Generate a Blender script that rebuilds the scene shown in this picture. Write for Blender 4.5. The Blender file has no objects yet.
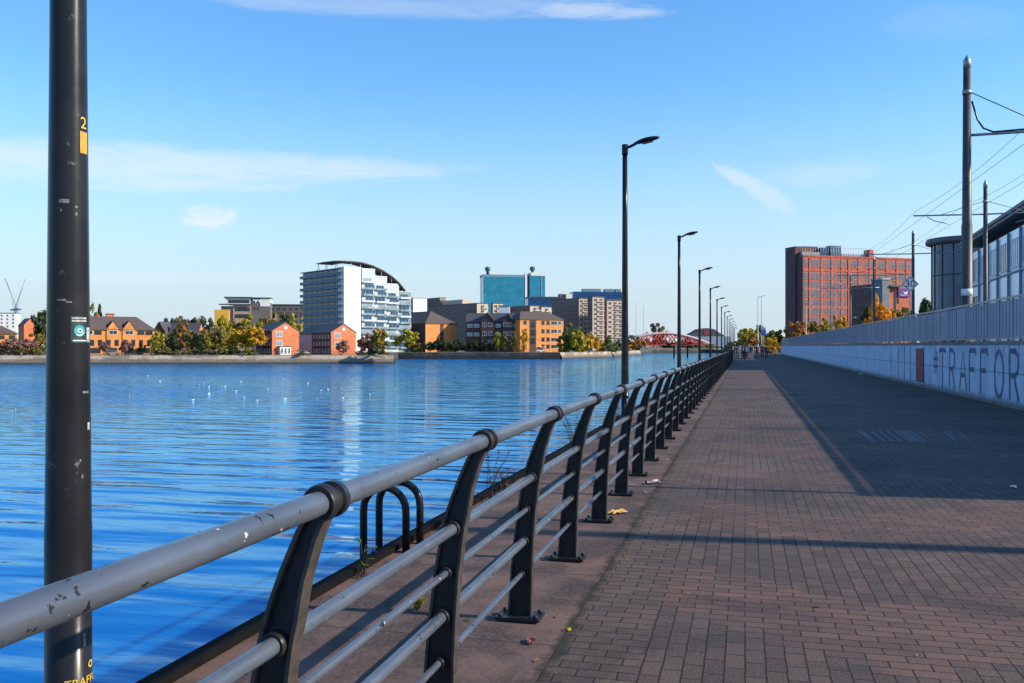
import bpy, bmesh, math, random
from mathutils import Vector, Matrix, geometry, noise
R_ = math.radians
rnd = random.Random(7)
scene = bpy.context.scene
COL = scene.collection

# ------------------------------------------------------------------ camera frame (metres; X across the quay, Y along it)
H = 1.6; FPX = 900.0; VH = 346.0; TH = math.atan((745 - 512) / FPX)
FW = Vector((-math.sin(TH), math.cos(TH))); RT = Vector((math.cos(TH), math.sin(TH)))
GZ = -0.05          # level of the land
WZ = -4.0           # level of the water
FZ = -1.28          # level of the far bank
S = 1.75            # far-bank distances below are given in units of 1.75 m
def at(u, zc, z=None):
    if z is None: z = FZ if (u < 725 and zc > 150) else GZ
    p = FW * zc + RT * ((u - 512) / FPX * zc)
    return Vector((p.x, p.y, z))
def hz(v, zc): return H - (v - VH) * zc / FPX

# ------------------------------------------------------------------ materials
def nt_new(name):
    m = bpy.data.materials.new(name); m.use_nodes = True
    nt = m.node_tree; b = nt.nodes['Principled BSDF']
    return m, nt, b
def N(nt, t, **kw):
    n = nt.nodes.new(t)
    for k, v in kw.items():
        if k.startswith('i_'): n.inputs[int(k[2:]) if k[2:].isdigit() else k[2:].replace('_', ' ')].default_value = v
        else: setattr(n, k, v)
    return n
def L(nt, a, b): nt.links.new(a, b)
def math_n(nt, op, a, b=None, c=None, clamp=False):
    n = nt.nodes.new('ShaderNodeMath'); n.operation = op; n.use_clamp = clamp
    for i, x in enumerate((a, b, c)):
        if x is None: continue
        if isinstance(x, (int, float)): n.inputs[i].default_value = x
        else: L(nt, x, n.inputs[i])
    return n.outputs[0]
def mixc(nt, fac, a, b):
    n = nt.nodes.new('ShaderNodeMix'); n.data_type = 'RGBA'
    for i, x in ((0, fac), (6, a), (7, b)):
        if isinstance(x, (int, float)): n.inputs[i].default_value = x
        elif isinstance(x, tuple): n.inputs[i].default_value = (*x, 1) if len(x) == 3 else x
        else: L(nt, x, n.inputs[i])
    return n.outputs[2]
def ramp(nt, fac, lo, hi):
    n = nt.nodes.new('ShaderNodeMapRange'); n.inputs[1].default_value = lo; n.inputs[2].default_value = hi
    n.interpolation_type = 'SMOOTHSTEP'
    L(nt, fac, n.inputs[0]); return n.outputs[0]
def c4(c): return (c[0], c[1], c[2], 1)
_M = {}
def mat(name, c, rough=.6, metal=0, var=.25, scale=3.0, c2=None, bump=0, spec=.5, coat=0):
    """plain paint / render / metal with noise variation"""
    if name in _M: return _M[name]
    m, nt, b = nt_new(name)
    tc = N(nt, 'ShaderNodeTexCoord')
    nz = N(nt, 'ShaderNodeTexNoise'); nz.inputs['Scale'].default_value = scale; nz.inputs['Detail'].default_value = 6
    nz.inputs['Roughness'].default_value = .65
    L(nt, tc.outputs['Object'], nz.inputs['Vector'])
    c2 = c2 or tuple(x * (1 - var) for x in c)
    L(nt, mixc(nt, ramp(nt, nz.outputs['Fac'], .3, .7), c, c2), b.inputs['Base Color'])
    b.inputs['Roughness'].default_value = rough; b.inputs['Metallic'].default_value = metal
    b.inputs['Specular IOR Level'].default_value = spec
    if coat: b.inputs['Coat Weight'].default_value = coat
    if bump:
        bp = N(nt, 'ShaderNodeBump'); bp.inputs['Strength'].default_value = .5; bp.inputs['Distance'].default_value = bump
        L(nt, nz.outputs['Fac'], bp.inputs['Height']); L(nt, bp.outputs[0], b.inputs['Normal'])
    _M[name] = m; return m
def brick_mat(name, c1, c2, mortar, bw=.225, bh=.075):
    if name in _M: return _M[name]
    m, nt, b = nt_new(name)
    g = N(nt, 'ShaderNodeTexCoord'); sp = N(nt, 'ShaderNodeSeparateXYZ'); L(nt, g.outputs['Object'], sp.inputs[0])
    cb = N(nt, 'ShaderNodeCombineXYZ'); L(nt, math_n(nt, 'ADD', sp.outputs[0], sp.outputs[1]), cb.inputs[0]); L(nt, sp.outputs[2], cb.inputs[1])
    br = N(nt, 'ShaderNodeTexBrick'); L(nt, cb.outputs[0], br.inputs['Vector'])
    br.inputs['Scale'].default_value = 1; br.inputs['Brick Width'].default_value = bw; br.inputs['Row Height'].default_value = bh
    br.inputs['Mortar Size'].default_value = .008; br.inputs['Color1'].default_value = c4(c1); br.inputs['Color2'].default_value = c4(c2)
    br.inputs['Mortar'].default_value = c4(mortar)
    nz = N(nt, 'ShaderNodeTexNoise'); nz.inputs['Scale'].default_value = .6; nz.inputs['Detail'].default_value = 5
    L(nt, g.outputs['Object'], nz.inputs['Vector'])
    mx = N(nt, 'ShaderNodeMix'); mx.data_type = 'RGBA'; mx.blend_type = 'MULTIPLY'; mx.inputs[0].default_value = 1
    L(nt, br.outputs['Color'], mx.inputs[6]); L(nt, mixc(nt, ramp(nt, nz.outputs['Fac'], .3, .7), (1, 1, 1), (.72, .72, .74)), mx.inputs[7])
    L(nt, mx.outputs[2], b.inputs['Base Color']); b.inputs['Roughness'].default_value = .85
    _M[name] = m; return m
def glass_mat(name, c, rough=.08, var=.5, scale=.35, spec=.5):
    if name in _M: return _M[name]
    m = mat(name, c, rough, 0, var, scale, spec=spec); return m

M_black = mat('black_paint', (.010, .010, .012), .30, 0, .3, 6, (.016, .015, .016), spec=.25)
M_iron = mat('dark_iron_paint', (.020, .021, .025), .38, 0, .3, 20, (.035, .033, .033), bump=.0008)
M_galv = mat('galvanised_steel', (.34, .35, .37), .45, .7, .3, 4)
M_polesteel = mat('weathered_steel', (.075, .07, .072), .5, .2, .4, 3)
M_white = mat('white_paint', (.8, .8, .78), .5, 0, .08, 1)
M_render = mat('white_render', (.78, .78, .76), .8, 0, .12, .4)
M_orange = brick_mat('orange_brick', (.84, .27, .035), (.76, .23, .032), (.5, .36, .2))
M_red = brick_mat('red_brick', (.78, .19, .05), (.70, .16, .045), (.42, .26, .18))
M_brown = brick_mat('brown_brick', (.20, .13, .105), (.16, .10, .085), (.2, .17, .15))
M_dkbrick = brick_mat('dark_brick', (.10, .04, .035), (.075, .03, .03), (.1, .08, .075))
M_hotel = brick_mat('hotel_brick', (.62, .095, .05), (.54, .08, .045), (.4, .2, .15))
M_hotelb = brick_mat('hotel_orange_brick', (.66, .135, .06), (.58, .115, .055), (.4, .24, .18))
M_tile = mat('roof_tiles', (.115, .085, .075), .85, 0, .4, 2.2, (.07, .052, .05))
M_slate = mat('roof_slate', (.075, .075, .09), .7, 0, .35, 2.2)
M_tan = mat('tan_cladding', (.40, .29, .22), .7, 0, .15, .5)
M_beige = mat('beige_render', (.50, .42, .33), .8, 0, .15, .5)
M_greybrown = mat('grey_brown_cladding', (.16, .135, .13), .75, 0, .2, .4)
M_yellow = mat('yellow_panel', (.72, .42, .05), .6, 0, .1, .5)
M_glass = glass_mat('window_glass', (.035, .05, .07))
M_glassb = glass_mat('blue_glass', (.02, .10, .20))
M_teal = glass_mat('teal_curtain_glass', (.02, .27, .42), .12, .35, .12, .4)
M_bluegl = glass_mat('deep_blue_glass', (.015, .09, .26), .15, spec=.3)
M_pale = glass_mat('pale_glass', (.30, .40, .45), .15, .5)
M_frame = mat('window_frame', (.7, .7, .7), .5, 0, .05)
M_dframe = mat('dark_window_frame', (.03, .03, .035), .5, 0, .1)
M_pinkbr = mat('bare_twigs', (.20, .11, .09), .9, 0, .35, 3)
M_bark = mat('bark', (.075, .055, .045), .9, 0, .4, 5)
M_skin = mat('skin', (.5, .3, .22), .6, 0, .1)
M_rubber = mat('rubber', (.015, .015, .015), .8)

def leaf_mat(name, c, c2):
    if name in _M: return _M[name]
    m, nt, b = nt_new(name)
    g = N(nt, 'ShaderNodeNewGeometry'); tc = N(nt, 'ShaderNodeTexCoord')
    nz = N(nt, 'ShaderNodeTexNoise'); nz.inputs['Scale'].default_value = .9; nz.inputs['Detail'].default_value = 3
    L(nt, tc.outputs['Object'], nz.inputs['Vector'])
    f = math_n(nt, 'ADD', math_n(nt, 'MULTIPLY', g.outputs['Random Per Island'], .6), math_n(nt, 'MULTIPLY', nz.outputs['Fac'], .55))
    L(nt, mixc(nt, ramp(nt, f, .25, .85), c, c2), b.inputs['Base Color'])
    b.inputs['Roughness'].default_value = .7; b.inputs['Specular IOR Level'].default_value = .25
    tr = N(nt, 'ShaderNodeBsdfTranslucent'); L(nt, mixc(nt, ramp(nt, f, .25, .85), c, c2), tr.inputs[0])
    ms = N(nt, 'ShaderNodeMixShader'); ms.inputs[0].default_value = .25
    L(nt, b.outputs[0], ms.inputs[1]); L(nt, tr.outputs[0], ms.inputs[2])
    L(nt, ms.outputs[0], nt.nodes['Material Output'].inputs[0])
    _M[name] = m; return m
LEAF = {
 'green': leaf_mat('leaf_green', (.10, .15, .03), (.17, .19, .035)),
 'dark': leaf_mat('leaf_dark', (.03, .052, .018), (.06, .08, .025)),
 'olive': leaf_mat('leaf_olive', (.17, .145, .035), (.23, .17, .035)),
 'yellow': leaf_mat('leaf_yellow', (.50, .29, .02), (.62, .35, .02)),
 'ygreen': leaf_mat('leaf_yellow_green', (.26, .25, .03), (.46, .34, .03)),
 'orange': leaf_mat('leaf_orange', (.62, .25, .015), (.75, .34, .02)),
 'rust': leaf_mat('leaf_rust', (.30, .13, .035), (.38, .18, .035)),
 'grey': leaf_mat('leaf_greyish', (.12, .12, .075), (.15, .13, .08)),
 'bare': leaf_mat('twig_mass', (.24, .125, .10), (.30, .16, .125)),
}

# ------------------------------------------------------------------ mesh builder
class MB:
    def __init__(s): s.bm = bmesh.new(); s.mi = 0
    def face(s, vs):
        try:
            f = s.bm.faces.new(vs); f.material_index = s.mi; return f
        except ValueError: return None
    def poly(s, pts): return s.face([s.bm.verts.new(p) for p in pts])
    def box(s, x0, x1, y0, y1, z0, z1):
        v = [s.bm.verts.new((x, y, z)) for z in (z0, z1) for y in (y0, y1) for x in (x0, x1)]
        for q in ((0, 2, 3, 1), (4, 5, 7, 6), (0, 1, 5, 4), (2, 6, 7, 3), (0, 4, 6, 2), (1, 3, 7, 5)): s.face([v[i] for i in q])
        return v
    def prism(s, pts, axis, a, b):
        """polygon in the plane across axis, pushed from a to b"""
        def p3(p, t): return {'x': (t, p[0], p[1]), 'y': (p[0], t, p[1]), 'z': (p[0], p[1], t)}[axis]
        A = [s.bm.verts.new(p3(p, a)) for p in pts]; B = [s.bm.verts.new(p3(p, b)) for p in pts]
        n = len(pts)
        s.face(A[::-1]); s.face(B)
        for i in range(n): s.face([A[i], A[(i + 1) % n], B[(i + 1) % n], B[i]])
    def tube(s, pts, r, seg=12, cap=True):
        pts = [Vector(p) for p in pts]; rs = r if isinstance(r, (list, tuple)) else [r] * len(pts)
        rings = []; up = None
        for i, p in enumerate(pts):
            t = (pts[min(i + 1, len(pts) - 1)] - pts[max(i - 1, 0)]).normalized()
            if up is None:
                up = Vector((0, 0, 1)) if abs(t.z) < .9 else Vector((1, 0, 0))
            a = t.cross(up).normalized(); bb = a.cross(t).normalized(); up = bb
            rings.append([s.bm.verts.new(p + (a * math.cos(2 * math.pi * k / seg) + bb * math.sin(2 * math.pi * k / seg)) * rs[i]) for k in range(seg)])
        for i in range(len(rings) - 1):
            for k in range(seg):
                f = s.face([rings[i][k], rings[i][(k + 1) % seg], rings[i + 1][(k + 1) % seg], rings[i + 1][k]])
                if f: f.smooth = True
        if cap: s.face(rings[0][::-1]); s.face(rings[-1])
    def lathe(s, prof, cx=0, cy=0, seg=16):
        rings = []
        for r, z in prof:
            rings.append([s.bm.verts.new((cx + r * math.cos(2 * math.pi * k / seg), cy + r * math.sin(2 * math.pi * k / seg), z)) for k in range(seg)])
        for i in range(len(rings) - 1):
            for k in range(seg):
                f = s.face([rings[i][k], rings[i][(k + 1) % seg], rings[i + 1][(k + 1) % seg], rings[i + 1][k]])
                if f: f.smooth = True
        s.face(rings[0][::-1]); s.face(rings[-1])
    def mesh(s, name, mats, recalc=True):
        me = bpy.data.meshes.new(name)
        if recalc: bmesh.ops.recalc_face_normals(s.bm, faces=s.bm.faces[:])
        s.bm.to_mesh(me); s.bm.free()
        for m in (mats if isinstance(mats, (list, tuple)) else [mats]): me.materials.append(m)
        return me
    def build(s, name, mats, parent=None, loc=(0, 0, 0), rz=0, recalc=True):
        return link(name, s.mesh(name, mats, recalc), parent, loc, rz)
def link(name, me, parent=None, loc=(0, 0, 0), rz=0):
    o = bpy.data.objects.new(name, me); COL.objects.link(o)
    o.location = loc; o.rotation_euler = (0, 0, rz)
    if parent: o.parent = parent
    return o
def tag(o, label, cat, group=None, kind=None):
    o['label'] = label; o['category'] = cat
    if group: o['group'] = group
    if kind: o['kind'] = kind
    return o
def struct(o): o['kind'] = 'structure'; return o
def thing(name, label, cat, loc=(0, 0, 0), rz=0, group=None):
    o = bpy.data.objects.new(name, None); COL.objects.link(o)
    o.empty_display_size = .3; o.location = loc; o.rotation_euler = (0, 0, rz)
    return tag(o, label, cat, group)
def copy_tree(o, parent=None):
    c = o.copy(); COL.objects.link(c); c.parent = parent
    for ch in list(o.children): copy_tree(ch, c)
    return c
def text_mesh(txt, size, depth=0.0):
    cu = bpy.data.curves.new('lettering_curve', 'FONT'); cu.body = txt; cu.size = size; cu.extrude = depth; cu.align_x = 'CENTER'; cu.align_y = 'CENTER'
    o = bpy.data.objects.new('lettering_tmp', cu); COL.objects.link(o)
    dg = bpy.context.evaluated_depsgraph_get(); me = bpy.data.meshes.new_from_object(o.evaluated_get(dg))
    bpy.data.objects.remove(o); bpy.data.curves.remove(cu)
    return me

# ================================================================== SETTING
SUN_AZ = R_(4.0); SUN_EL = R_(27.3)
EDGE_X = -0.965      # paving edge
KERB_X = -2.61
QX = -2.69           # quay face
# far shoreline (pixel column, distance) -> world
SH = [(-900, 210), (-300, 165), (0, 156), (200, 160), (394, 165), (398, 221), (560, 221), (563, 232), (600, 250), (640, 330), (652, 410), (700, 425)]
SHORE = [at(u, z * S, 0).xy for u, z in SH]
YEND = 770.0
outline = [Vector((QX, -4000)), Vector((QX, YEND))] + [p for p in reversed(SHORE)] + [Vector((-6000, SHORE[0].y - 900)), Vector((-6000, 7000)), Vector((7000, 7000)), Vector((7000, -4000))]

def ground_mat():
    m, nt, b = nt_new('land')
    tc = N(nt, 'ShaderNodeTexCoord')
    nz = N(nt, 'ShaderNodeTexNoise'); nz.inputs['Scale'].default_value = .08; nz.inputs['Detail'].default_value = 8
    n2 = N(nt, 'ShaderNodeTexNoise'); n2.inputs['Scale'].default_value = 1.5; n2.inputs['Detail'].default_value = 6
    L(nt, tc.outputs['Object'], nz.inputs['Vector']); L(nt, tc.outputs['Object'], n2.inputs['Vector'])
    a = mixc(nt, ramp(nt, nz.outputs['Fac'], .42, .58), (.07, .085, .03), (.20, .175, .14))
    L(nt, mixc(nt, math_n(nt, 'MULTIPLY', n2.outputs['Fac'], .6), a, (.10, .085, .06)), b.inputs['Base Color'])
    b.inputs['Roughness'].default_value = .95
    return m
mb = MB()
tris = geometry.tessellate_polygon([[Vector((p.x, p.y, 0)) for p in outline]])
vs = [mb.bm.verts.new((p.x, p.y, GZ if (i < 2 or i == len(outline) - 1) else FZ)) for i, p in enumerate(outline)]
for t in tris: mb.face([vs[i] for i in t])
g = struct(mb.build('ground', ground_mat()))
if sum(p.normal.z for p in g.data.polygons) < 0: g.data.flip_normals()

# ---- water
def water_mat():
    m, nt, b = nt_new('water')
    tc = N(nt, 'ShaderNodeTexCoord')
    mp = N(nt, 'ShaderNodeMapping'); mp.inputs['Rotation'].default_value = (0, 0, R_(-24)); mp.inputs['Scale'].default_value = (.20, 1, 1)
    L(nt, tc.outputs['Object'], mp.inputs['Vector'])
    # warp
    w1 = N(nt, 'ShaderNodeTexNoise'); w1.inputs['Scale'].default_value = .72; w1.inputs['Detail'].default_value = 1.5; w1.inputs['Roughness'].default_value = .35
    L(nt, mp.outputs[0], w1.inputs['Vector'])
    mp2 = N(nt, 'ShaderNodeMapping'); mp2.inputs['Rotation'].default_value = (0, 0, R_(-22)); mp2.inputs['Scale'].default_value = (.28, 1, 1)
    L(nt, tc.outputs['Object'], mp2.inputs['Vector'])
    w2 = N(nt, 'ShaderNodeTexNoise'); w2.inputs['Scale'].default_value = 1.8; w2.inputs['Detail'].default_value = 3.0; w2.inputs['Roughness'].default_value = .5
    L(nt, mp2.outputs[0], w2.inputs['Vector'])
    w3 = N(nt, 'ShaderNodeTexNoise'); w3.inputs['Scale'].default_value = .011; w3.inputs['Detail'].default_value = 4.0
    mp3 = N(nt, 'ShaderNodeMapping'); mp3.inputs['Rotation'].default_value = (0, 0, R_(-14.5)); mp3.inputs['Scale'].default_value = (.35, 1.5, 1)
    L(nt, tc.outputs['Object'], mp3.inputs['Vector']); L(nt, mp3.outputs[0], w3.inputs['Vector'])
    wind = ramp(nt, w3.outputs['Fac'], .38, .62)
    spw = N(nt, 'ShaderNodeSeparateXYZ'); L(nt, tc.outputs['Object'], spw.inputs[0])
    open_ = ramp(nt, math_n(nt, 'MULTIPLY', spw.outputs[0], -1.0), 30, 80)
    small = math_n(nt, 'MULTIPLY', w2.outputs['Fac'], math_n(nt, 'ADD', math_n(nt, 'MULTIPLY', math_n(nt, 'MULTIPLY', open_, math_n(nt, 'ADD', math_n(nt, 'MULTIPLY', wind, .7), .3)), .17), .022))
    h = math_n(nt, 'ADD', math_n(nt, 'MULTIPLY', w1.outputs['Fac'], .19), small)
    bp = N(nt, 'ShaderNodeBump'); bp.inputs['Strength'].default_value = 1.0; bp.inputs['Distance'].default_value = 1.0
    L(nt, h, bp.inputs['Height'])
    w4 = N(nt, 'ShaderNodeTexNoise'); w4.inputs['Scale'].default_value = 2.4; w4.inputs['Detail'].default_value = 3.0
    L(nt, mp2.outputs[0], w4.inputs['Vector']); sc = N(nt, 'ShaderNodeSeparateColor'); L(nt, w4.outputs['Color'], sc.inputs[0])
    amp = math_n(nt, 'ADD', math_n(nt, 'MULTIPLY', math_n(nt, 'MULTIPLY', open_, math_n(nt, 'ADD', math_n(nt, 'MULTIPLY', wind, .75), .25)), 1.35), .06)
    al = math_n(nt, 'MULTIPLY', math_n(nt, 'SUBTRACT', sc.outputs[0], .5), amp); ac = math_n(nt, 'MULTIPLY', math_n(nt, 'MULTIPLY', math_n(nt, 'SUBTRACT', sc.outputs[1], .5), amp), .18)
    cv = N(nt, 'ShaderNodeCombineXYZ')
    L(nt, math_n(nt, 'ADD', math_n(nt, 'MULTIPLY', al, -.37), math_n(nt, 'MULTIPLY', ac, .93)), cv.inputs[0]); L(nt, math_n(nt, 'ADD', math_n(nt, 'MULTIPLY', al, .93), math_n(nt, 'MULTIPLY', ac, .37)), cv.inputs[1])
    va = N(nt, 'ShaderNodeVectorMath', operation='ADD'); L(nt, bp.outputs[0], va.inputs[0]); L(nt, cv.outputs[0], va.inputs[1])
    vn = N(nt, 'ShaderNodeVectorMath', operation='NORMALIZE'); L(nt, va.outputs[0], vn.inputs[0])
    fr = N(nt, 'ShaderNodeFresnel'); fr.inputs['IOR'].default_value = 1.33; L(nt, vn.outputs[0], fr.inputs['Normal'])
    gl = N(nt, 'ShaderNodeBsdfGlossy'); gl.inputs['Color'].default_value = (.56, .93, 1.0, 1); gl.inputs['Roughness'].default_value = .05; L(nt, vn.outputs[0], gl.inputs['Normal'])
    df = N(nt, 'ShaderNodeBsdfDiffuse'); df.inputs['Color'].default_value = (.0005, .115, .40, 1)
    ms = N(nt, 'ShaderNodeMixShader'); L(nt, fr.outputs[0], ms.inputs[0]); L(nt, df.outputs[0], ms.inputs[1]); L(nt, gl.outputs[0], ms.inputs[2])
    L(nt, ms.outputs[0], nt.nodes['Material Output'].inputs[0])
    b.inputs['Base Color'].default_value = (.001, .085, .27, 1)
    b.inputs['Roughness'].default_value = .06; b.inputs['IOR'].default_value = 1.33; b.inputs['Specular IOR Level'].default_value = .5
    return m
mb = MB(); mb.poly([(-6000, -4000, WZ), (QX + 1.0, -4000, WZ), (QX + 1.0, 1600, WZ), (-6000, 1600, WZ)])
struct(mb.build('water', water_mat(), recalc=False))

# ---- promenade paving
def paving_mat():
    m, nt, b = nt_new('block_paving')
    tc = N(nt, 'ShaderNodeTexCoord'); sp = N(nt, 'ShaderNodeSeparateXYZ'); L(nt, tc.outputs['Object'], sp.inputs[0])
    X, Y = sp.outputs[0], sp.outputs[1]
    jn = N(nt, 'ShaderNodeTexNoise'); jn.inputs['Scale'].default_value = 11; jn.inputs['Detail'].default_value = 5; L(nt, tc.outputs['Object'], jn.inputs['Vector'])
    js = N(nt, 'ShaderNodeSeparateColor'); L(nt, jn.outputs['Color'], js.inputs[0])
    Xj = math_n(nt, 'ADD', X, math_n(nt, 'MULTIPLY', math_n(nt, 'SUBTRACT', js.outputs[0], .5), .012)); Yj = math_n(nt, 'ADD', Y, math_n(nt, 'MULTIPLY', math_n(nt, 'SUBTRACT', js.outputs[1], .5), .012))
    def bricks(swap):
        cb = N(nt, 'ShaderNodeCombineXYZ')
        L(nt, Yj if swap else Xj, cb.inputs[0]); L(nt, Xj if swap else Yj, cb.inputs[1])
        br = N(nt, 'ShaderNodeTexBrick'); L(nt, cb.outputs[0], br.inputs['Vector'])
        br.inputs['Scale'].default_value = 1; br.inputs['Brick Width'].default_value = .20; br.inputs['Row Height'].default_value = .10
        br.inputs['Mortar Size'].default_value = .005; br.inputs['Mortar Smooth'].default_value = .2
        br.inputs['Color1'].default_value = (0, 0, 0, 1); br.inputs['Color2'].default_value = (1, 1, 1, 1); br.inputs['Mortar'].default_value = (.5, .5, .5, 1)
        return br
    bx, by = bricks(False), bricks(True)
    # zig-zag bands of red cross-laid blocks between grey blocks laid along the walk
    per = 2.94
    xs = math_n(nt, 'SNAP', X, .20); ys = math_n(nt, 'SNAP', Y, .10)
    tri = math_n(nt, 'PINGPONG', math_n(nt, 'ADD', xs, 1.0), 1.68)
    ph = math_n(nt, 'FRACT', math_n(nt, 'DIVIDE', math_n(nt, 'ADD', math_n(nt, 'ADD', ys, math_n(nt, 'MULTIPLY', tri, .75)), 20.6), per))
    band = math_n(nt, 'LESS_THAN', ph, .42)
    edge = math_n(nt, 'LESS_THAN', X, EDGE_X + .45)
    cross = math_n(nt, 'MAXIMUM', band, edge)
    rnd_ = mixc(nt, cross, by.outputs['Color'], bx.outputs['Color'])
    mort = N(nt, 'ShaderNodeMix'); L(nt, cross, mort.inputs[0]); L(nt, by.outputs['Fac'], mort.inputs[2]); L(nt, bx.outputs['Fac'], mort.inputs[3])
    nz = N(nt, 'ShaderNodeTexNoise'); nz.inputs['Scale'].default_value = .7; nz.inputs['Detail'].default_value = 7; nz.inputs['Roughness'].default_value = .6
    L(nt, tc.outputs['Object'], nz.inputs['Vector'])
    n2 = N(nt, 'ShaderNodeTexNoise'); n2.inputs['Scale'].default_value = 60; n2.inputs['Detail'].default_value = 3
    L(nt, tc.outputs['Object'], n2.inputs['Vector'])
    vary = math_n(nt, 'MULTIPLY', rnd_, 1.0)
    grey = mixc(nt, vary, (.118, .076, .061), (.060, .043, .037))
    red = mixc(nt, vary, (.158, .086, .062), (.092, .056, .046))
    edg = mixc(nt, vary, (.130, .085, .066), (.078, .056, .047))
    base = mixc(nt, band, grey, red)
    base = mixc(nt, edge, base, edg)
    dirt = ramp(nt, nz.outputs['Fac'], .35, .72)
    base = mixc(nt, math_n(nt, 'MULTIPLY', dirt, .6), base, (.048, .038, .038))
    base = mixc(nt, math_n(nt, 'MULTIPLY', ramp(nt, n2.outputs['Fac'], .42, .72), .5), base, (.15, .112, .095))
    n6 = N(nt, 'ShaderNodeTexNoise'); n6.inputs['Scale'].default_value = .45; n6.inputs['Detail'].default_value = 9; n6.inputs['Roughness'].default_value = .72; n6.inputs['Distortion'].default_value = .8
    L(nt, tc.outputs['Object'], n6.inputs['Vector'])
    base = mixc(nt, math_n(nt, 'MULTIPLY', ramp(nt, n6.outputs['Fac'], .51, .60), .55), base, (.034, .028, .027))
    base = mixc(nt, math_n(nt, 'MULTIPLY', ramp(nt, n6.outputs['Fac'], .45, .36), .3), base, (.19, .145, .12))
    # spots of chewing gum and stains
    vo = N(nt, 'ShaderNodeTexVoronoi'); vo.inputs['Scale'].default_value = 1.1; L(nt, tc.outputs['Object'], vo.inputs['Vector'])
    spot = math_n(nt, 'LESS_THAN', vo.outputs['Distance'], .022)
    base = mixc(nt, math_n(nt, 'MULTIPLY', spot, .6), base, (.3, .27, .25))
    joint = mixc(nt, ramp(nt, nz.outputs['Fac'], .5, .65), (.019, .015, .014), (.026, .022, .015))
    # mossy seam beside the quay ledge
    n5 = N(nt, 'ShaderNodeTexNoise'); n5.inputs['Scale'].default_value = 9; n5.inputs['Detail'].default_value = 6; L(nt, tc.outputs['Object'], n5.inputs['Vector'])
    seam = ramp(nt, math_n(nt, 'ADD', math_n(nt, 'SUBTRACT', X, EDGE_X), math_n(nt, 'MULTIPLY', n5.outputs['Fac'], -.22)), -.045, -.115)
    col = mixc(nt, mort.outputs[0], base, joint)
    col = mixc(nt, math_n(nt, 'MULTIPLY', seam, .85), col, (.022, .021, .010))
    L(nt, col, b.inputs['Base Color']); b.inputs['Roughness'].default_value = .8; b.inputs['Specular IOR Level'].default_value = .3
    hgt = math_n(nt, 'ADD', math_n(nt, 'MULTIPLY', mort.outputs[0], -1.0), math_n(nt, 'MULTIPLY', n2.outputs['Fac'], .35))
    hgt = math_n(nt, 'ADD', hgt, math_n(nt, 'MULTIPLY', rnd_, .25))
    bp = N(nt, 'ShaderNodeBump'); bp.inputs['Strength'].default_value = .8; bp.inputs['Distance'].default_value = .014
    L(nt, hgt, bp.inputs['Height']); L(nt, bp.outputs[0], b.inputs['Normal'])
    return m
mb = MB(); mb.poly([(EDGE_X, -30, 0), (6.70, -30, 0), (6.70, 420, 0), (EDGE_X, 420, 0)])
struct(mb.build('promenade', paving_mat()))

def ledge_mat():
    m, nt, b = nt_new('stained_concrete')
    tc = N(nt, 'ShaderNodeTexCoord'); sp = N(nt, 'ShaderNodeSeparateXYZ'); L(nt, tc.outputs['Object'], sp.inputs[0])
    nz = N(nt, 'ShaderNodeTexNoise'); nz.inputs['Scale'].default_value = 1.4; nz.inputs['Detail'].default_value = 8; nz.inputs['Roughness'].default_value = .65
    L(nt, tc.outputs['Object'], nz.inputs['Vector'])
    n2 = N(nt, 'ShaderNodeTexNoise'); n2.inputs['Scale'].default_value = 35; n2.inputs['Detail'].default_value = 5; L(nt, tc.outputs['Object'], n2.inputs['Vector'])
    a = mixc(nt, ramp(nt, nz.outputs['Fac'], .38, .62), (.150, .092, .076), (.052, .039, .035))
    a = mixc(nt, math_n(nt, 'MULTIPLY', ramp(nt, n2.outputs['Fac'], .4, .75), .45), a, (.17, .12, .10))
    vo = N(nt, 'ShaderNodeTexVoronoi'); vo.inputs['Scale'].default_value = 2.2; L(nt, tc.outputs['Object'], vo.inputs['Vector'])
    a = mixc(nt, math_n(nt, 'MULTIPLY', ramp(nt, math_n(nt, 'ADD', vo.outputs['Distance'], math_n(nt, 'MULTIPLY', nz.outputs['Fac'], .5)), .42, .3), .6), a, (.06, .045, .04))
    j = math_n(nt, 'ABSOLUTE', math_n(nt, 'SUBTRACT', math_n(nt, 'FRACT', math_n(nt, 'DIVIDE', math_n(nt, 'ADD', sp.outputs[1], .55), 1.5)), .5))
    jl = math_n(nt, 'LESS_THAN', j, .005)
    j2 = math_n(nt, 'LESS_THAN', math_n(nt, 'ABSOLUTE', math_n(nt, 'ADD', sp.outputs[0], 1.72)), .007)
    jj = math_n(nt, 'MAXIMUM', jl, j2)
    a = mixc(nt, math_n(nt, 'MULTIPLY', jj, .85), a, (.03, .024, .022))
    n4 = N(nt, 'ShaderNodeTexNoise'); n4.inputs['Scale'].default_value = 7; n4.inputs['Detail'].default_value = 6; L(nt, tc.outputs['Object'], n4.inputs['Vector'])
    sm = ramp(nt, math_n(nt, 'ADD', math_n(nt, 'SUBTRACT', EDGE_X, sp.outputs[0]), math_n(nt, 'MULTIPLY', n4.outputs['Fac'], .22)), .16, .10)
    a = mixc(nt, math_n(nt, 'MULTIPLY', sm, .85), a, (.020, .019, .010))
    L(nt, a, b.inputs['Base Color']); b.inputs['Roughness'].default_value = .85; b.inputs['Specular IOR Level'].default_value = .3
    bp = N(nt, 'ShaderNodeBump'); bp.inputs['Strength'].default_value = .6; bp.inputs['Distance'].default_value = .006
    L(nt, math_n(nt, 'SUBTRACT', n2.outputs['Fac'], math_n(nt, 'MULTIPLY', jj, 1.5)), bp.inputs['Height']); L(nt, bp.outputs[0], b.inputs['Normal'])
    return m
mb = MB(); mb.box(KERB_X - .02, EDGE_X - .004, -30, 420, -.045, .0035)
struct(mb.build('path', ledge_mat()))

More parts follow.
